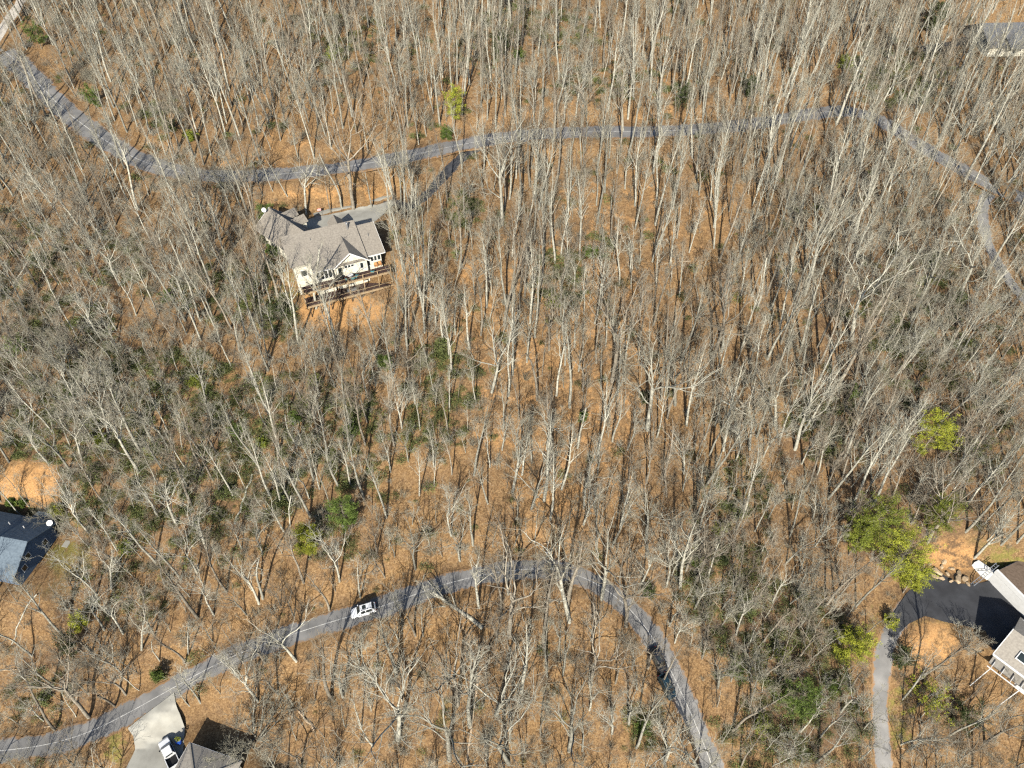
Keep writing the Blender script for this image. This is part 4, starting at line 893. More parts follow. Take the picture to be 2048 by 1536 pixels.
# ---- decks
deck = empty('deck', (HA[0], HA[1], F_MAIN), math.radians(24)); tag(deck, 'two-level dark timber deck with tan railings on the front of the tan-roofed house', 'deck')
def boards(z, u0, u1, v0, v1, name):
    b = MB(); n = int((v1 - v0) / .15)
    for i in range(n): b.box(u0, u1, v0 + i * .15, v0 + i * .15 + .14, z - .05, z)
    o = b.build(name, M['deckwood'], deck); tag(o, kind='stuff'); return o
boards(-.12, -18.4, .6, -3.3, -.8, 'upper_boards'); boards(-3.2, -18.4, .6, -4.0, -.8, 'lower_boards')
for z, v0 in ((-.12, -3.3), (-3.2, -4.0)):
    b = MB(); b.box(-18.4, .6, v0 - .06, v0 - .01, z - .32, z + .02); b.build('rim_beam', M['lumber'], deck)
    for a, c in (((-18.4, v0, 0), (.6, v0, 0)), ((.6, v0, 0), (.6, -.9, 0)), ((-18.4, v0, 0), (-18.4, -.9, 0))):
        a, c = np.array(a, float), np.array(c, float)
        b = MB(); b.bar(a + [0, 0, z + 1.0], c + [0, 0, z + 1.0], .14, .05); b.bar(a + [0, 0, z + .12], c + [0, 0, z + .12], .06, .08); rail = b.build('railing', M['lumber'], deck)
        L = np.linalg.norm(c - a); b = MB()
        for t in np.arange(.15, L, .28): p = a + (c - a) * t / L; b.box(p[0] - .012, p[0] + .012, p[1] - .012, p[1] + .012, z + .14, z + .98)
        tag(b.build('balusters', M['darklumber'], rail), kind='stuff')
for u_ in (-18.3, -15.2, -12.0, -8.8, -5.6, -2.4, .5):
    b = MB(); b.bar((u_, -3.28, -3.2), (u_, -3.28, .95), .16); b.build('post', M['lumber'], deck)
for u_ in np.arange(-17.8, .6, 2.25):
    p = HA + u_ * U - 3.9 * V; zg = float(gz(p[0], p[1])) - F_MAIN - .3
    b = MB(); b.bar((u_, -3.9, zg), (u_, -3.9, -3.3), .17); o = b.build('post', M['darklumber'], deck)
    for s in (-1, 1):
        b = MB(); b.bar((u_, -3.9, -4.3), (u_ + s * .8, -3.9, -3.45), .11); b.build('brace', M['darklumber'], o)
b = MB(); b.box(-18.3, .4, -.95, -.82, -6.5, -3.3); b.build('base_wall', M['stone'], deck)
# ---- things on the upper deck
def local_thing(name, u_, v_, z, rz=0):
    p = HA + u_ * U + v_ * V; return empty(name, (p[0], p[1], F_MAIN + z), math.radians(24) + rz)
t = local_thing('round_table', -7.9, -2.0, -.11); tag(t, 'round white table on the upper deck under the front gable', 'table')
b = MB(); b.cyl((0, 0, .7), (0, 0, .76), .62, n=22); b.build('table_top', M['white'], t)
b = MB(); b.cyl((0, 0, .02), (0, 0, .7), .06, n=8); b.build('pedestal', M['metal'], t); b = MB(); b.cyl((0, 0, 0), (0, 0, .05), .32, n=14); b.build('base', M['metal'], t)
def chair(u_, v_, rz, lab, m='teal'):
    t = local_thing('deck_chair', u_, v_, -.11, rz); tag(t, lab, 'chair', 'chairs on the upper deck')
    b = MB(); b.box(-.32, .32, -.3, .3, .36, .46); b.build('seat', M[m], t)
    b = MB(); b.slab([(-.32, .28, .46), (.32, .28, .46), (.32, .46, 1.0), (-.32, .46, 1.0)], .08); b.build('backrest', M[m], t)
    for s in (-1, 1):
        b = MB(); b.box(s * .36 - .04, s * .36 + .04, -.3, .36, .58, .63); b.build('armrest', M[m], t)
        for y in (-.27, .27): b = MB(); b.box(s * .3 - .03, s * .3 + .03, y - .03, y + .03, 0, .36); b.build('leg', M['darklumber'], t)
chair(-8.8, -2.7, 2.6, 'teal deck chair left of the round white table')
chair(-7.7, -2.85, 3.2, 'teal deck chair in front of the round white table')
chair(-6.9, -2.6, -2.4, 'teal deck chair right of the round white table')
chair(-3.2, -2.4, 2.9, 'teal deck chair farther right along the upper deck railing')
chair(-1.9, -.6, 0, 'tan cushioned chair against the wall at the right end of the deck', 'orange')
chair(-1.0, -.5, 0, 'tan cushioned chair nearest the right corner of the deck', 'orange')
t = local_thing('grill', -10.2, -1.7, -.11); tag(t, 'black covered grill standing against the wall on the upper deck', 'grill')
b = MB(); b.prism([(-.65, -.3), (.65, -.3), (.65, .3), (-.65, .3)], .1, .9); b.build('cart', M['black'], t)
b = MB(); b.cyl((-.45, 0, .95), (.45, 0, .95), .3, n=14); b.build('lid', M['black'], t)
t = local_thing('sofa', -8.3, -2.4, -3.19, 3.14); tag(t, 'grey outdoor sofa on the lower deck in the middle', 'sofa')
b = MB(); b.box(-1.0, 1.0, -.4, .4, .15, .45); b.build('seat', M['metal'], t); b = MB(); b.box(-1.0, 1.0, .4, .6, .15, .85); b.build('backrest', M['metal'], t)
for s in (-1, 1): b = MB(); b.box(s * 1.1 - .1, s * 1.1 + .1, -.4, .6, .12, .62); b.build('armrest', M['black'], t)
# ---- flag by the drive
g = onz(643, 424, F_MAIN + .6); zf = float(gz(g[0], g[1]))
t = empty('flag', (g[0], g[1], zf)); t.scale = (.6, .6, .6); tag(t, 'small striped flag on a pole on the bank above the house court', 'flag')
b = MB(); b.cyl((0, 0, -.2), (0, 0, 3.4), .04, n=7); b.build('pole', M['metal'], t)
for i in range(7):
    b = MB(); z0 = 3.3 - i * .16; b.add([(.04 - 0, 0, z0), (-1.6, .25, z0 - .5), (-1.6, .25, z0 - .66), (.04, 0, z0 - .16), (.04, .012, z0), (-1.6, .262, z0 - .5), (-1.6, .262, z0 - .66), (.04, .012, z0 - .16)], [(0,1,2,3),(7,6,5,4),(0,4,5,1),(3,2,6,7)])
    b.build('stripe', M['red' if i % 2 == 0 else 'white'], t)
# stepping stones beside the left wall
for i, (px, py) in enumerate([(556,548),(558,556),(561,564),(557,573),(562,582)]):
    g = ground_at(px, py); b = MB(); z0 = float(gz(g[0], g[1]))
    b.prism([(g[0] + .75 * math.cos(a) * rnd.uniform(.8, 1.1), g[1] + .5 * math.sin(a)) for a in np.linspace(0, 6.28, 8)[:-1]], z0 - .3, z0 + .22)
    tag(b.build('stepping_stone', M['rock']), ['topmost', 'second', 'middle', 'fourth', 'lowest'][i] + ' pale stone step beside the left wall of the tan-roofed house', 'stone', 'stone steps beside the house')

# ------------------------------------------------------------------ generic gable house
def gable_house(name, label, origin, rz, L, W, eave, ridge, wall_m, roof_m, base=-2.0, over=.5):
    """ridge along local x, length L (0..L), width W (y -W/2..W/2)"""
    t = empty(name, origin, rz); tag(t, label, 'house')
    b = MB(); h = W / 2 - .35
    b.prism([(.3, -h), (L - .3, -h), (L - .3, h), (.3, h)], base, eave - .05)
    zz = eave + (ridge - eave) * .93
    for x in (.3, L - .8): b.add([(x, -h, eave - .06), (x, h, eave - .06), (x, 0, zz), (x + .5, -h, eave - .06), (x + .5, h, eave - .06), (x + .5, 0, zz)], [(0,2,1),(5,3,4),(0,1,4,3),(1,2,5,4),(2,0,3,5)])
    b.build('wall', M[wall_m], t)
    for s in (-1, 1):
        b = MB(); b.slab([(-over, 0, ridge + .003 * s), (L + over, 0, ridge + .003 * s), (L + over, s * (W / 2 + over), eave - .2), (-over, s * (W / 2 + over), eave - .2)], .16)
        b.build('roof_slope', M[roof_m], t)
    return t
# blue-grey house at the left edge; ridge end (57,1081) and ridge at the picture edge (0,1071)
r1, r0 = onz(50, 1082, Z_LH + 6.6), onz(-7, 1071, Z_LH + 6.6)
d = (r0 - r1)[:2]; d /= np.linalg.norm(d); ang = math.atan2(d[1], d[0])
lh = gable_house('house', 'blue-sided house with weathered blue-grey roof at the left picture edge', (r1[0], r1[1], Z_LH), ang, 17, 11.5, 3.6, 6.6, 'blue_siding', 'shingle_blue')
for y, z in ((1.2, 3.4), (3.0, 2.2), (-2.6, 2.0)): frame_pane(lh, 'window', (.3, y, z), (0, 1, 0), (0, 0, 1), (-1, 0, 0), .9, 1.2)
b = MB(); b.cyl((.3, -5.2, 3.5), (.1, -5.4, 4.2), .04, n=6); ds = b.build('satellite_dish', M['metal'], lh)
b = MB(); b.cyl((.1, -5.4, 4.2), (.05, -5.3, 4.38), .15, .55, n=18); b.build('reflector', M['white'], ds)
for x, y in ((3.4, -3.2), (6.6, -3.4)): b = MB(); b.cyl((x, y, 4.2), (x, y, 5.5), .09, n=8); b.build('vent_pipe', M['white'], lh)
b = MB(); b.slab([(.8, -6.0, 3.1), (5.5, -6.0, 3.1), (5.5, -8.2, 2.5), (.8, -8.2, 2.5)], .12); b.build('porch_roof', M['shingle_blue'], lh)
b = MB(); b.bar((4.6, 3.4, 5.2), (3.4, 4.4, 4.7), .14, .08); b.build('gutter_piece', M['white'], lh)
for i, (dx, dy, lab) in enumerate([(1.0, -8.6, 'white patio chair behind the blue-sided house, right one'), (4.6, -8.8, 'white patio chair behind the blue-sided house, left one')]):
    c_, s_ = math.cos(ang), math.sin(ang); t = empty('patio_chair', (r1[0] + dx * c_ - dy * s_, r1[1] + dx * s_ + dy * c_, Z_LH), ang + i); t['label'] = lab; t['category'] = 'chair'; t['group'] = 'patio chairs'
    b = MB(); b.box(-.35, .35, -.35, .35, .38, .46); b.build('seat', M['white'], t); b = MB(); b.box(-.35, .35, .33, .41, .46, 1.05); b.build('backrest', M['white'], t)
    for x in (-.3, .3):
        for y in (-.3, .3): b = MB(); b.box(x - .04, x + .04, y - .04, y + .04, 0, .38); b.build('leg', M['white'], t)
b = MB(); c_, s_ = math.cos(ang), math.sin(ang)
q = [(r1[0] + x * c_ - y * s_, r1[1] + x * s_ + y * c_) for x, y in ((-2.9, -4.6), (-1.7, -4.6), (-1.7, -3.2), (-2.9, -3.2))]
b.prism(q, Z_LH - .3, Z_LH + .12); tag(b.build('walkway', M['concrete']), kind='structure')
b = MB(); q = [(r1[0] + x * c_ - y * s_, r1[1] + x * s_ + y * c_) for x, y in ((1.6, -8.4), (3.0, -8.4), (3.0, -7.7), (1.6, -7.7))]
b.prism(q, Z_LH, Z_LH + .7); tag(b.build('storage_box', M['blue']), 'bright blue storage box behind the blue-sided house', 'box')

# tan hip-roofed house, bottom left
ZR = Z_BL + 3.0
c0, c1 = onz(379, 1485, ZR), onz(484, 1523, ZR); ex = (c1 - c0)[:2]; Lh = np.linalg.norm(ex); ex /= Lh; ey = np.array([ex[1], -ex[0]])
hh = empty('house', (c0[0], c0[1], Z_BL), math.atan2(ex[1], ex[0])); tag(hh, 'tan hip-roofed house beside the pickup truck at the bottom edge', 'house')
D = 16.0; rid = 3.0 + Lh / 2 * .33
b = MB(); b.prism([(.5, -.5), (Lh - .5, -.5), (Lh - .5, -D + .5), (.5, -D + .5)], -3, 2.95); b.build('wall', M['siding'], hh)
A_, B_, C_, D_ = (0, 0, 3.0), (Lh, 0, 3.0), (Lh, -D, 3.0), (0, -D, 3.0); R1, R2 = (Lh / 2, -Lh / 2, rid), (Lh / 2, -D + Lh / 2, rid)
for P4 in ([A_, B_, R1], [B_, C_, R2, R1], [C_, D_, R2], [D_, A_, R1, R2]):
    b = MB(); b.slab(P4, .12); b.build('roof_slope', M['shingle_tan'], hh)
for a_, e_ in ((A_, R1), (B_, R1)): b = MB(); b.bar(np.array(a_) + [0, 0, .05], np.array(e_) + [0, 0, .05], .3, .06); b.build('hip_cap', M['shingle_tan'], hh)
for a_, e_ in ((A_, B_), (D_, A_)): b = MB(); b.bar(np.array(a_) + [0, 0, -.1], np.array(e_) + [0, 0, -.1], .14, .14); b.build('gutter', M['white'], hh)
b = MB(); b.box(-.02, .52, -12.5, -7.5, .0, 2.4); b.build('garage_door', M['white'], hh)

# white house at the right edge (two wings round the court)
w0, w1 = onz(1992, 1142, Z_COURT + 3.2), onz(2046, 1196, Z_COURT + 3.2)
ex = (w1 - w0)[:2]; ex /= np.linalg.norm(ex); ang = math.atan2(ex[1], ex[0])
wh = empty('house', (w0[0], w0[1], Z_COURT), ang); tag(wh, 'white-walled house along the dark parking court at the right edge', 'house')
b = MB(); b.prism([(0, 0), (18, 0), (18, 6.6), (0, 6.6)], -1, 3.0); b.build('wall', M['white'], wh)
b = MB(); b.box(-.05, 18, -.12, .3, 2.6, 3.6); b.build('parapet', M['white'], wh)
b = MB(); b.slab([(.1, .32, 3.3), (18, .32, 3.3), (18, 7.0, 3.05), (.1, 7.0, 3.05)], .15); b.build('roof_slope', M['roof_brown'], wh)
b = MB(); b.prism([(-3.2, -1.2), (0, -.2), (0, .8), (-3.2, -.2)], -.5, 2.2); b.build('garden_wall', M['white'], wh)
b = MB(); b.cyl((6, 4.5, 4), (6, 4.5, 5.4), .1, n=8); b.build('vent_pipe', M['metal'], wh)
t = empty('ladder', (w0[0], w0[1], Z_COURT), ang); tag(t, 'grey metal ladder leaning at the corner of the white-walled house', 'ladder')
a0, a1 = np.array([-.3, -3.6, .1]), np.array([-.7, .6, 4.2])
for s in (-.28, .28): b = MB(); b.bar(a0 + [s, 0, 0], a1 + [s, 0, 0], .1, .07); b.build('rail', M['metal'], t)
for k in range(12):
    p = a0 + (a1 - a0) * (k + .5) / 12; b = MB(); b.bar(p - [.28, 0, 0], p + [.28, 0, 0], .1, .05); b.build('rung', M['metal'], t)
# lower wing with skylight and pergola
v0, v1 = onz(1987, 1308, Z_COURT + 3.0), onz(2016, 1268, Z_COURT + 3.0); v2 = onz(2048, 1350, Z_COURT + 3.0)
ex = (v1 - v0)[:2]; Lx = np.linalg.norm(ex); ex /= Lx; ang = math.atan2(ex[1], ex[0])
lw = empty('house', (v0[0], v0[1], Z_COURT), ang); tag(lw, 'grey-roofed house wing with skylight and white fascia below the court, right edge', 'house')
b = MB(); b.prism([(3.2, -.4), (10, -.4), (10, -15), (3.2, -15)], -5, 3.2); b.build('wall', M['white'], lw)
b = MB(); b.slab([(0, 0, 3.0), (0, -15.5, 3.0), (5.2, -15.5, 5.3), (5.2, 0, 5.3)], .16); b.build('roof_slope', M['shingle_tan'], lw)
b = MB(); b.slab([(5.2, 0, 5.305), (5.2, -15.5, 5.305), (10.4, -15.5, 3.0), (10.4, 0, 3.0)], .16); b.build('roof_slope', M['shingle_tan'], lw)
b = MB(); b.bar((-.05, .05, 2.95), (-.05, -15.5, 2.95), .22, .28); b.build('fascia', M['white'], lw)
b = MB(); b.bar((-.05, .07, 2.95), (5.2, .07, 5.25), .12, .28); b.build('rake_trim', M['white'], lw)
for y in (-2.6,):
    b = MB(); b.slab([(1.4, y, 3.83), (1.4, y - 1.6, 3.83), (2.9, y - 1.6, 4.5), (2.9, y, 4.5)], .1); sk = b.build('skylight', M['white'], lw)
    b = MB(); b.slab([(1.55, y - .15, 3.92), (1.55, y - 1.45, 3.92), (2.75, y - 1.45, 4.46), (2.75, y - .15, 4.46)], .02); b.build('pane', M['glass'], sk)
for y in np.arange(-1, -15, -1.6): b = MB(); b.bar((-1.7, y, 1.4), (0, y, 1.4), .1, .14); b.build('pergola_beam', M['white'], lw)
b = MB(); b.slab([(.3, -.5, .0), (3.2, -.5, .0), (3.2, -15, .0), (.3, -15, .0)], .2); b.build('porch_floor', M['grey_board'], lw)
b = MB(); b.bar((-1.7, -.4, 1.5), (-1.7, -15, 1.5), .12, .16); b.build('pergola_rail', M['white'], lw)
for y in (-1, -5.8, -10.6): b = MB(); b.bar((-1.7, y, -6), (-1.7, y, 1.4), .14); b.build('post', M['white'], lw)

# far slate-roofed house, top right
r1, r0 = onz(1966, 46, Z_TR + 6.0), onz(2060, 44, Z_TR + 6.0); d = (r0 - r1)[:2]; d /= np.linalg.norm(d); ang = math.atan2(d[1], d[0])
fh = gable_house('house', 'far slate-roofed house half hidden by bare trees, top right corner', (r1[0], r1[1], Z_TR), ang, 20, 14, 2.8, 6.0, 'siding', 'shingle_slate')
b = MB(); b.slab([(4, -4, 5.0), (8.5, -4, 5.0), (8.5, -9.2, 2.9), (4, -9.2, 2.9)], .15); b.build('porch_roof', M['shingle_slate'], fh)
for x in (3, 7, 11): frame_pane(fh, 'window', (x, -6.65, 1.3), (1, 0, 0), (0, 0, 1), (0, -1, 0), 1.0, 1.2)

# ------------------------------------------------------------------ vehicles
def wheel(parent, x, y, r=.35, w=.24):
    s = 1 if y > 0 else -1
    b = MB(); b.cyl((x, y - w / 2 * s, r), (x, y + w / 2 * s, r), r, n=18); o = b.build('wheel', M['rubber'], parent)
    b = MB(); b.cyl((x, y + w / 2 * s - .01 * s, r), (x, y + (w / 2 + .02) * s, r), r * .62, n=14); b.build('rim', M['metal'], o)
def quadpart(name, P, t, m, parent):
    b = MB(); P = [np.asarray(p, float) for p in P]; n = np.cross(P[1] - P[0], P[2] - P[0]); n /= np.linalg.norm(n); k = len(P)
    Q = [p + n * t for p in P] + [p - n * t for p in P]
    b.add(Q, [tuple(range(k)), tuple(range(2 * k - 1, k - 1, -1))] + [(i, i + k, (i + 1) % k + k, (i + 1) % k) for i in range(k)]); return b.build(name, M[m], parent)
def loft(name, secs, m, parent):
    """secs: list of (x, half widths/height pairs from bottom to top) -> closed symmetric body"""
    V, F = [], []; n = len(secs[0][1]) * 2
    for x, pr in secs: V += [(x, y, z) for y, z in pr] + [(x, -y, z) for y, z in reversed(pr)]
    for i in range(len(secs) - 1):
        for j in range(n): F.append((i * n + j, i * n + (j + 1) % n, (i + 1) * n + (j + 1) % n, (i + 1) * n + j))
    F += [tuple(reversed(range(n))), tuple(range((len(secs) - 1) * n, len(secs) * n))]
    F = [tuple(reversed(f)) for f in F]
    return MB().add(V, F).build(name, M[m], parent)
def car(name, label, pos, head, paint, suv=True, pitch=0.0):
    t = empty(name, pos); t.rotation_euler = (0, -pitch, head); tag(t, label, 'car')
    h = 1.0 if suv else .88; top = 1.72 if suv else 1.44
    def sec(x, w, z0, z1, c=.06): return (x, [(w - .05, z0), (w, z0 + .12), (w, z1 - .14), (w - c, z1)])
    loft('body', [sec(-2.32, .78, .38, h - .1, .1), sec(-2.2, .90, .28, h), sec(-1.0, .94, .24, h), sec(.6, .94, .24, h), sec(1.5, .92, .26, h - .06), sec(2.1, .86, .30, h - .16, .1), sec(2.34, .70, .38, h - .34, .12)], paint, t)
    rb = -2.15 if suv else -1.7
    loft('cabin', [(rb, [(.80, h - .05), (.80, h), (.78, h + .01), (.76, h + .02)]), (rb + (.35 if suv else .75), [(.84, h - .05), (.83, h), (.66, top - .06), (.58, top)]), (-.2, [(.86, h - .05), (.85, h), (.68, top - .04), (.6, top + .02)]), (.35, [(.86, h - .05), (.85, h), (.67, top - .08), (.58, top - .02)]), (1.15, [(.82, h - .06), (.80, h - .03), (.78, h - .02), (.74, h - .01)])], paint, t)
    quadpart('windshield', [(1.08, -.72, h + .06), (1.08, .72, h + .06), (.42, .58, top - .06), (.42, -.58, top - .06)], .03, 'glass', t)
    rx = rb + (.35 if suv else .75); quadpart('rear_window', [(rb + .06, .68, h + .08), (rb + .06, -.68, h + .08), (rx - .05, -.56, top - .1), (rx - .05, .56, top - .1)], .03, 'glass', t)
    for s in (-1, 1):
        for x0, x1 in ((rx + .08, -.55), (-.47, .38)):
            quadpart('side_window', [(x0, s * .835, h + .07), (x1, s * .845, h + .07), (x1 - .06, s * .70, top - .12), (x0 + .04, s * .69, top - .12)], .03, 'glass', t)
        b = MB(); b.box(1.85, 2.2, s * .62 - .16, s * .62 + .16, h - .36, h - .2); b.build('headlight', M['lamp'], t)
        b = MB(); b.box(-2.36, -2.2, s * .68 - .12, s * .68 + .12, h - .34, h - .12); b.build('tail_light', M['tail'], t)
        b = MB(); b.box(.75, .92, s * 1.02 - .1, s * 1.02 + .1, h + .02, h + .18); b.build('mirror', M[paint], t)
        for x in (-1.4, 1.42): wheel(t, x, s * .86)
        if suv: b = MB(); b.bar((rx + .1, s * .56, top + .06), (.2, s * .56, top + .05), .05, .05); b.build('roof_rail', M['black'], t)
    if suv: quadpart('sunroof', [(-.75, -.38, top + .03), (-.05, -.38, top + .03), (-.05, .38, top + .03), (-.75, .38, top + .03)], .012, 'glass', t)
    return t
def along(Q, px, py):
    """place on a road: nearest point to the traced pixel, with heading and grade"""
    g = ground_at(px, py); j = int(np.argmin((Q[:, 0] - g[0]) ** 2 + (Q[:, 1] - g[1]) ** 2)); d = Q[min(j + 3, len(Q) - 1)] - Q[max(j - 3, 0)]
    return g, Q[j], math.atan2(d[1], d[0]), math.atan2(d[2], np.hypot(d[0], d[1]))
LQ = roads['lower_road'][0]
g, q, hd, pt = along(LQ, 725, 1226)
car('car', 'white SUV driving on the lower road under bare branches', (q[0], q[1], q[2] + .06), hd + math.pi, 'carwhite', True, -pt)
for px, py, paint, lab in ((1330, 1374, 'carteal', 'dark teal car parked on the lower road shoulder, the lower of two'), (1313, 1322, 'carblack', 'black car parked on the lower road shoulder, the upper of two')):
    g, q, hd, pt = along(LQ, px, py); car('car', lab, (g[0], g[1], max(float(gz(g[0], g[1])), q[2]) + .06), hd, paint, True, pt)
# pickup
p = onz(338, 1506, Z_BL + .8); a_, c_ = onz(328, 1484, Z_BL + .8), onz(347, 1526, Z_BL + .8); d = a_ - c_; hd = math.atan2(d[1], d[0])
t = empty('pickup_truck', (p[0], p[1], Z_BL + .06), hd); tag(t, 'white pickup truck on the pale concrete driveway at the bottom edge', 'truck')
def sec(x, w, z0, z1, c=.07): return (x, [(w - .05, z0), (w, z0 + .15), (w, z1 - .15), (w - c, z1)])
loft('body', [sec(-.75, .98, .42, 1.12), sec(1.0, .98, .42, 1.12), sec(1.5, .97, .42, 1.1), sec(2.5, .92, .45, 1.02, .12), sec(2.8, .8, .5, .85, .14)], 'carwhite', t)
loft('cab', [(-.72, [(.9, 1.05), (.9, 1.12), (.74, 1.78), (.66, 1.84)]), (.75, [(.9, 1.05), (.9, 1.12), (.74, 1.78), (.66, 1.84)]), (1.5, [(.88, 1.05), (.86, 1.1), (.84, 1.11), (.8, 1.12)])], 'carwhite', t)
quadpart('windshield', [(1.42, -.78, 1.18), (1.42, .78, 1.18), (.82, .66, 1.78), (.82, -.66, 1.78)], .03, 'glass', t)
quadpart('rear_window', [(-.735, .62, 1.28), (-.735, -.62, 1.28), (-.735, -.58, 1.7), (-.735, .58, 1.7)], .015, 'glass', t)
for s in (-1, 1):
    for x0, x1 in ((-.6, .05), (.13, .85)): quadpart('side_window', [(x0, s * .89, 1.2), (x1, s * .89, 1.2), (x1 - .05, s * .765, 1.7), (x0, s * .765, 1.7)], .02, 'glass', t)
    b = MB(); b.box(-2.75, -.77, s * .93 - .05, s * .93 + .05, .45, 1.15); b.build('bed_side', M['carwhite'], t)
    b = MB(); b.box(2.5, 2.78, s * .66 - .15, s * .66 + .15, .72, .88); b.build('headlight', M['lamp'], t)
    b = MB(); b.box(-2.83, -2.76, s * .85 - .08, s * .85 + .08, .7, 1.05); b.build('tail_light', M['tail'], t)
    b = MB(); b.box(.95, 1.15, s * 1.08 - .1, s * 1.08 + .1, 1.15, 1.35); b.build('mirror', M['black'], t)
    for x in (-1.7, 1.85): wheel(t, x, s * .88, .4, .28)
b = MB(); b.box(-2.8, -2.7, -.88, .88, .45, 1.15); b.build('tailgate', M['carwhite'], t)
b = MB(); b.box(-2.7, -.77, -.88, .88, .45, .62); b.build('bed_liner', M['black'], t)
# planter beside the truck
p = onz(358, 1484, Z_BL + .4); t = empty('planter', (p[0], p[1], Z_BL + .06)); tag(t, 'blue barrel planter with bright green plant beside the pickup truck', 'planter')
b = MB(); b.cyl((0, 0, 0), (0, 0, .45), .42, .55, n=16); b.cyl((0, 0, .45), (0, 0, .9), .55, .48, n=16); b.build('barrel', M['blue'], t)
v, tri = leaf_cloud(np.random.default_rng(5), np.array([[0, .1, 1.05], [.15, .2, 1.25], [-.2, .25, 1.2]]), .35, 60, .14); me = bpy.data.meshes.new('plant'); fill_mesh(me, v, None, tri, smooth=False); me.materials.append(M['pine_y'])
o = bpy.data.objects.new('plant', me); COL.objects.link(o); o.parent = t

# ------------------------------------------------------------------ rocks, logs, mailbox
def rock(R, sx, sy, sz):
    P = nrm(R.normal(0, 1, (26, 3))) * R.uniform(.75, 1.0, (26, 1)) * np.array([sx, sy, sz]); import bmesh
    bm = bmesh.new(); [bm.verts.new(p) for p in P]; bmesh.ops.convex_hull(bm, input=bm.verts)
    for v_ in [v_ for v_ in bm.verts if not v_.link_faces]: bm.verts.remove(v_)
    me = bpy.data.meshes.new('boulder'); bm.to_mesh(me); bm.free(); me.materials.append(M['rock']); return me
R = np.random.default_rng(77)
rk = [(1860,1117),(1878,1104),(1893,1120),(1905,1108),(1915,1126),(1925,1112),(1938,1123),(1900,1138),(1918,1143),(1932,1138),(1948,1138),(1886,1134),(1868,1130),(1950,1152),(1910,1098)]
for i, (px, py) in enumerate(rk):
    g = ground_at(px, py); s = R.uniform(.5, 1.05); o = bpy.data.objects.new('boulder', rock(R, s * 1.3, s * .8, s * .6)); COL.objects.link(o)
    o.location = (g[0], g[1], float(gz(g[0], g[1])) + .05); o.rotation_euler = (.3, R.normal(0, .2), R.uniform(0, 3))
    row = 'upper' if py < 1115 else ('middle' if py < 1131 else 'lower'); rows = sorted([q[0] for q in rk if ('upper' if q[1] < 1115 else ('middle' if q[1] < 1131 else 'lower')) == row])
    tag(o, 'tan boulder on the bank above the parking court, %s row, %s from the left' % (row, ['first', 'second', 'third', 'fourth', 'fifth', 'sixth', 'seventh'][rows.index(px)]), 'boulder', 'boulders on the rocky bank')
def log(a, c, r0, r1, lab, m='log', name='fallen_log', lift=.2, knots=4, h1=None):
    A, C = ground_at(*a), ground_at(*c); A[2] = float(gz(A[0], A[1])) + lift; C[2] = float(gz(C[0], C[1])) + (lift if h1 is None else h1)
    t_ = np.linspace(0, 1, 8)[:, None]; P = A + (C - A) * t_; R = np.random.default_rng(int(a[0])); P[1:-1] += R.normal(0, .12, (6, 3)) * [1, 1, .4]
    if h1 is None: P[:, 2] = np.maximum(P[:, 2], gz(P[:, 0], P[:, 1]) + r0 * .6)
    P = (P - A)[None]; Rr = np.linspace(r0, r1, 8)[None]; lst = [(P, Rr, 7, False)]
    p, d, rad, tt = spawn(R, P, Rr, knots, .3, 1, 30, 70); d[:, 2] = np.abs(d[:, 2]); B2, Br = grow(R, p, d, R.uniform(.6, 2.2, len(p)), rad * .4, .015, 5, .18, .05)
    t = empty(name, A); o = bpy.data.objects.new('trunk', tube_mesh('trunk', lst, M[m])); COL.objects.link(o); o.parent = t
    o = bpy.data.objects.new('branches', tube_mesh('branches', [(B2, Br, 4, True)], M[m])); COL.objects.link(o); o.parent = t
    tag(t, lab, 'log'); return t
log((960, 1340), (934, 1525), .26, .2, 'long pale fallen trunk lying straight down the slope below the lower road')
log((629, 1461), (598, 1423), .25, .2, 'short pale fallen log above the bottom edge, right of the hip-roofed house')
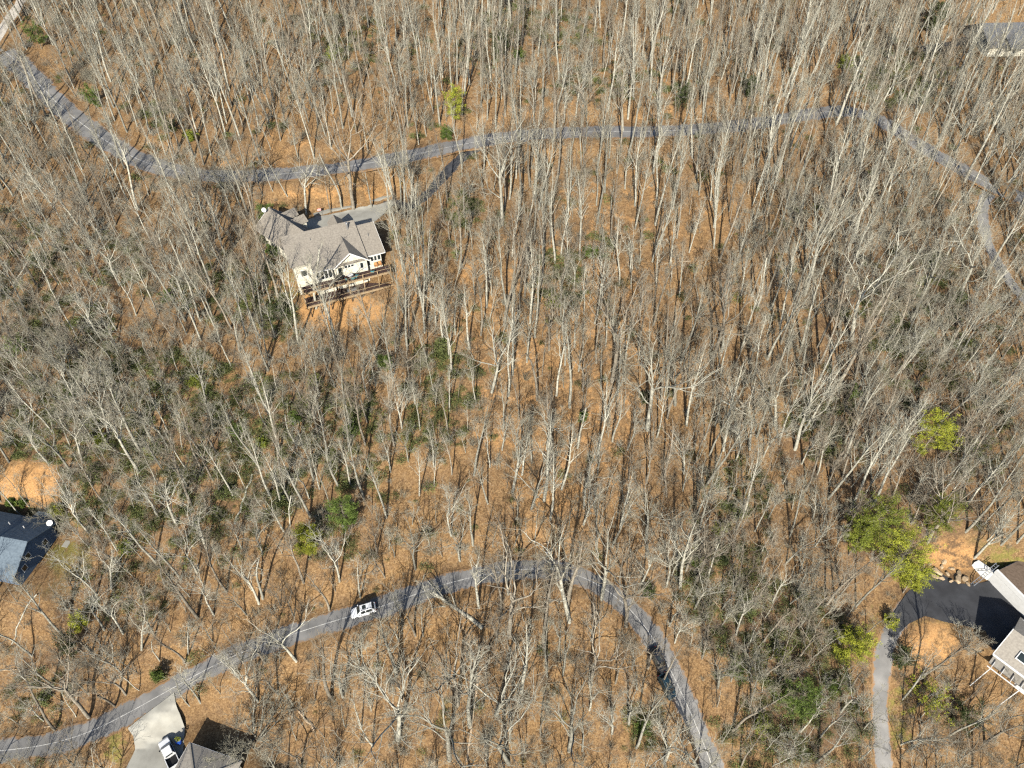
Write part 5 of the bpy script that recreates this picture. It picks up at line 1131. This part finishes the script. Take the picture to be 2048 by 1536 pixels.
log((505, 950), (470, 1050), .22, .16, 'grey fallen log pointing downhill left of the two small pines', 'bark')
log((95, 1210), (25, 1290), .14, .1, 'thin fallen pole crossing the slope below the blue-sided house', 'bark')
log((1440, 800), (1490, 830), .2, .12, 'pale crooked fallen log right of the middle of the hillside', 'bark')
# the leaning dead trunk that hangs over the lower road
g = ground_at(965, 1256); z = float(gz(g[0], g[1])); t = empty('leaning_tree', (g[0], g[1], z))
R = np.random.default_rng(41); end = onz(872, 1172, z + 6.0) - np.array([g[0], g[1], z]); dd = end / np.linalg.norm(end)
P, Rr = grow(R, np.zeros((1, 3)), dd[None], np.linalg.norm(end), .44, .24, 9, .05, .0); lst = [(P, Rr, 8, False)]
p, d, rad, tt = spawn(R, P, Rr, 7, .45, 1.0, 20, 55); A, Ar = grow(R, p, d, R.uniform(3, 6, len(p)), rad * .6, .02, 7, .15, .05); lst.append((A, Ar, 5, True))
o = bpy.data.objects.new('trunk', tube_mesh('trunk', lst, M['bark'])); COL.objects.link(o); o.parent = t
p, d, rad, tt = spawn(R, A, Ar, 8, .25, 1, 25, 55); B2, Br = grow(R, p, d, R.uniform(.8, 2.0, len(p)), .03, .01, 5, .15, .04); C2 = spawn(R, B2, Br, 6, .2, 1, 20, 55); D2, Dr = grow(R, C2[0], C2[1], R.uniform(.3, .9, len(C2[0])), .012, .007, 3, .15, .03)
o = bpy.data.objects.new('crown', tube_mesh('crown', [(B2, Br, 3, True), (D2, Dr, 3, True)], M['twig'])); COL.objects.link(o); o.parent = t
tag(t, 'thick dark dead trunk leaning left over the lower road', 'tree')
g = ground_at(1094, 1106); z = float(gz(g[0], g[1])); t = empty('mailbox', (g[0], g[1], z)); tag(t, 'small white mailbox on a post above the lower road bend', 'mailbox')
b = MB(); b.box(-.05, .05, -.05, .05, -.2, 1.1); b.build('post', M['darklumber'], t)
b = MB(); b.box(-.14, .14, -.3, .3, 1.1, 1.28); b.cyl((0, -.3, 1.28), (0, .3, 1.28), .14, n=12); b.build('box', M['white'], t)
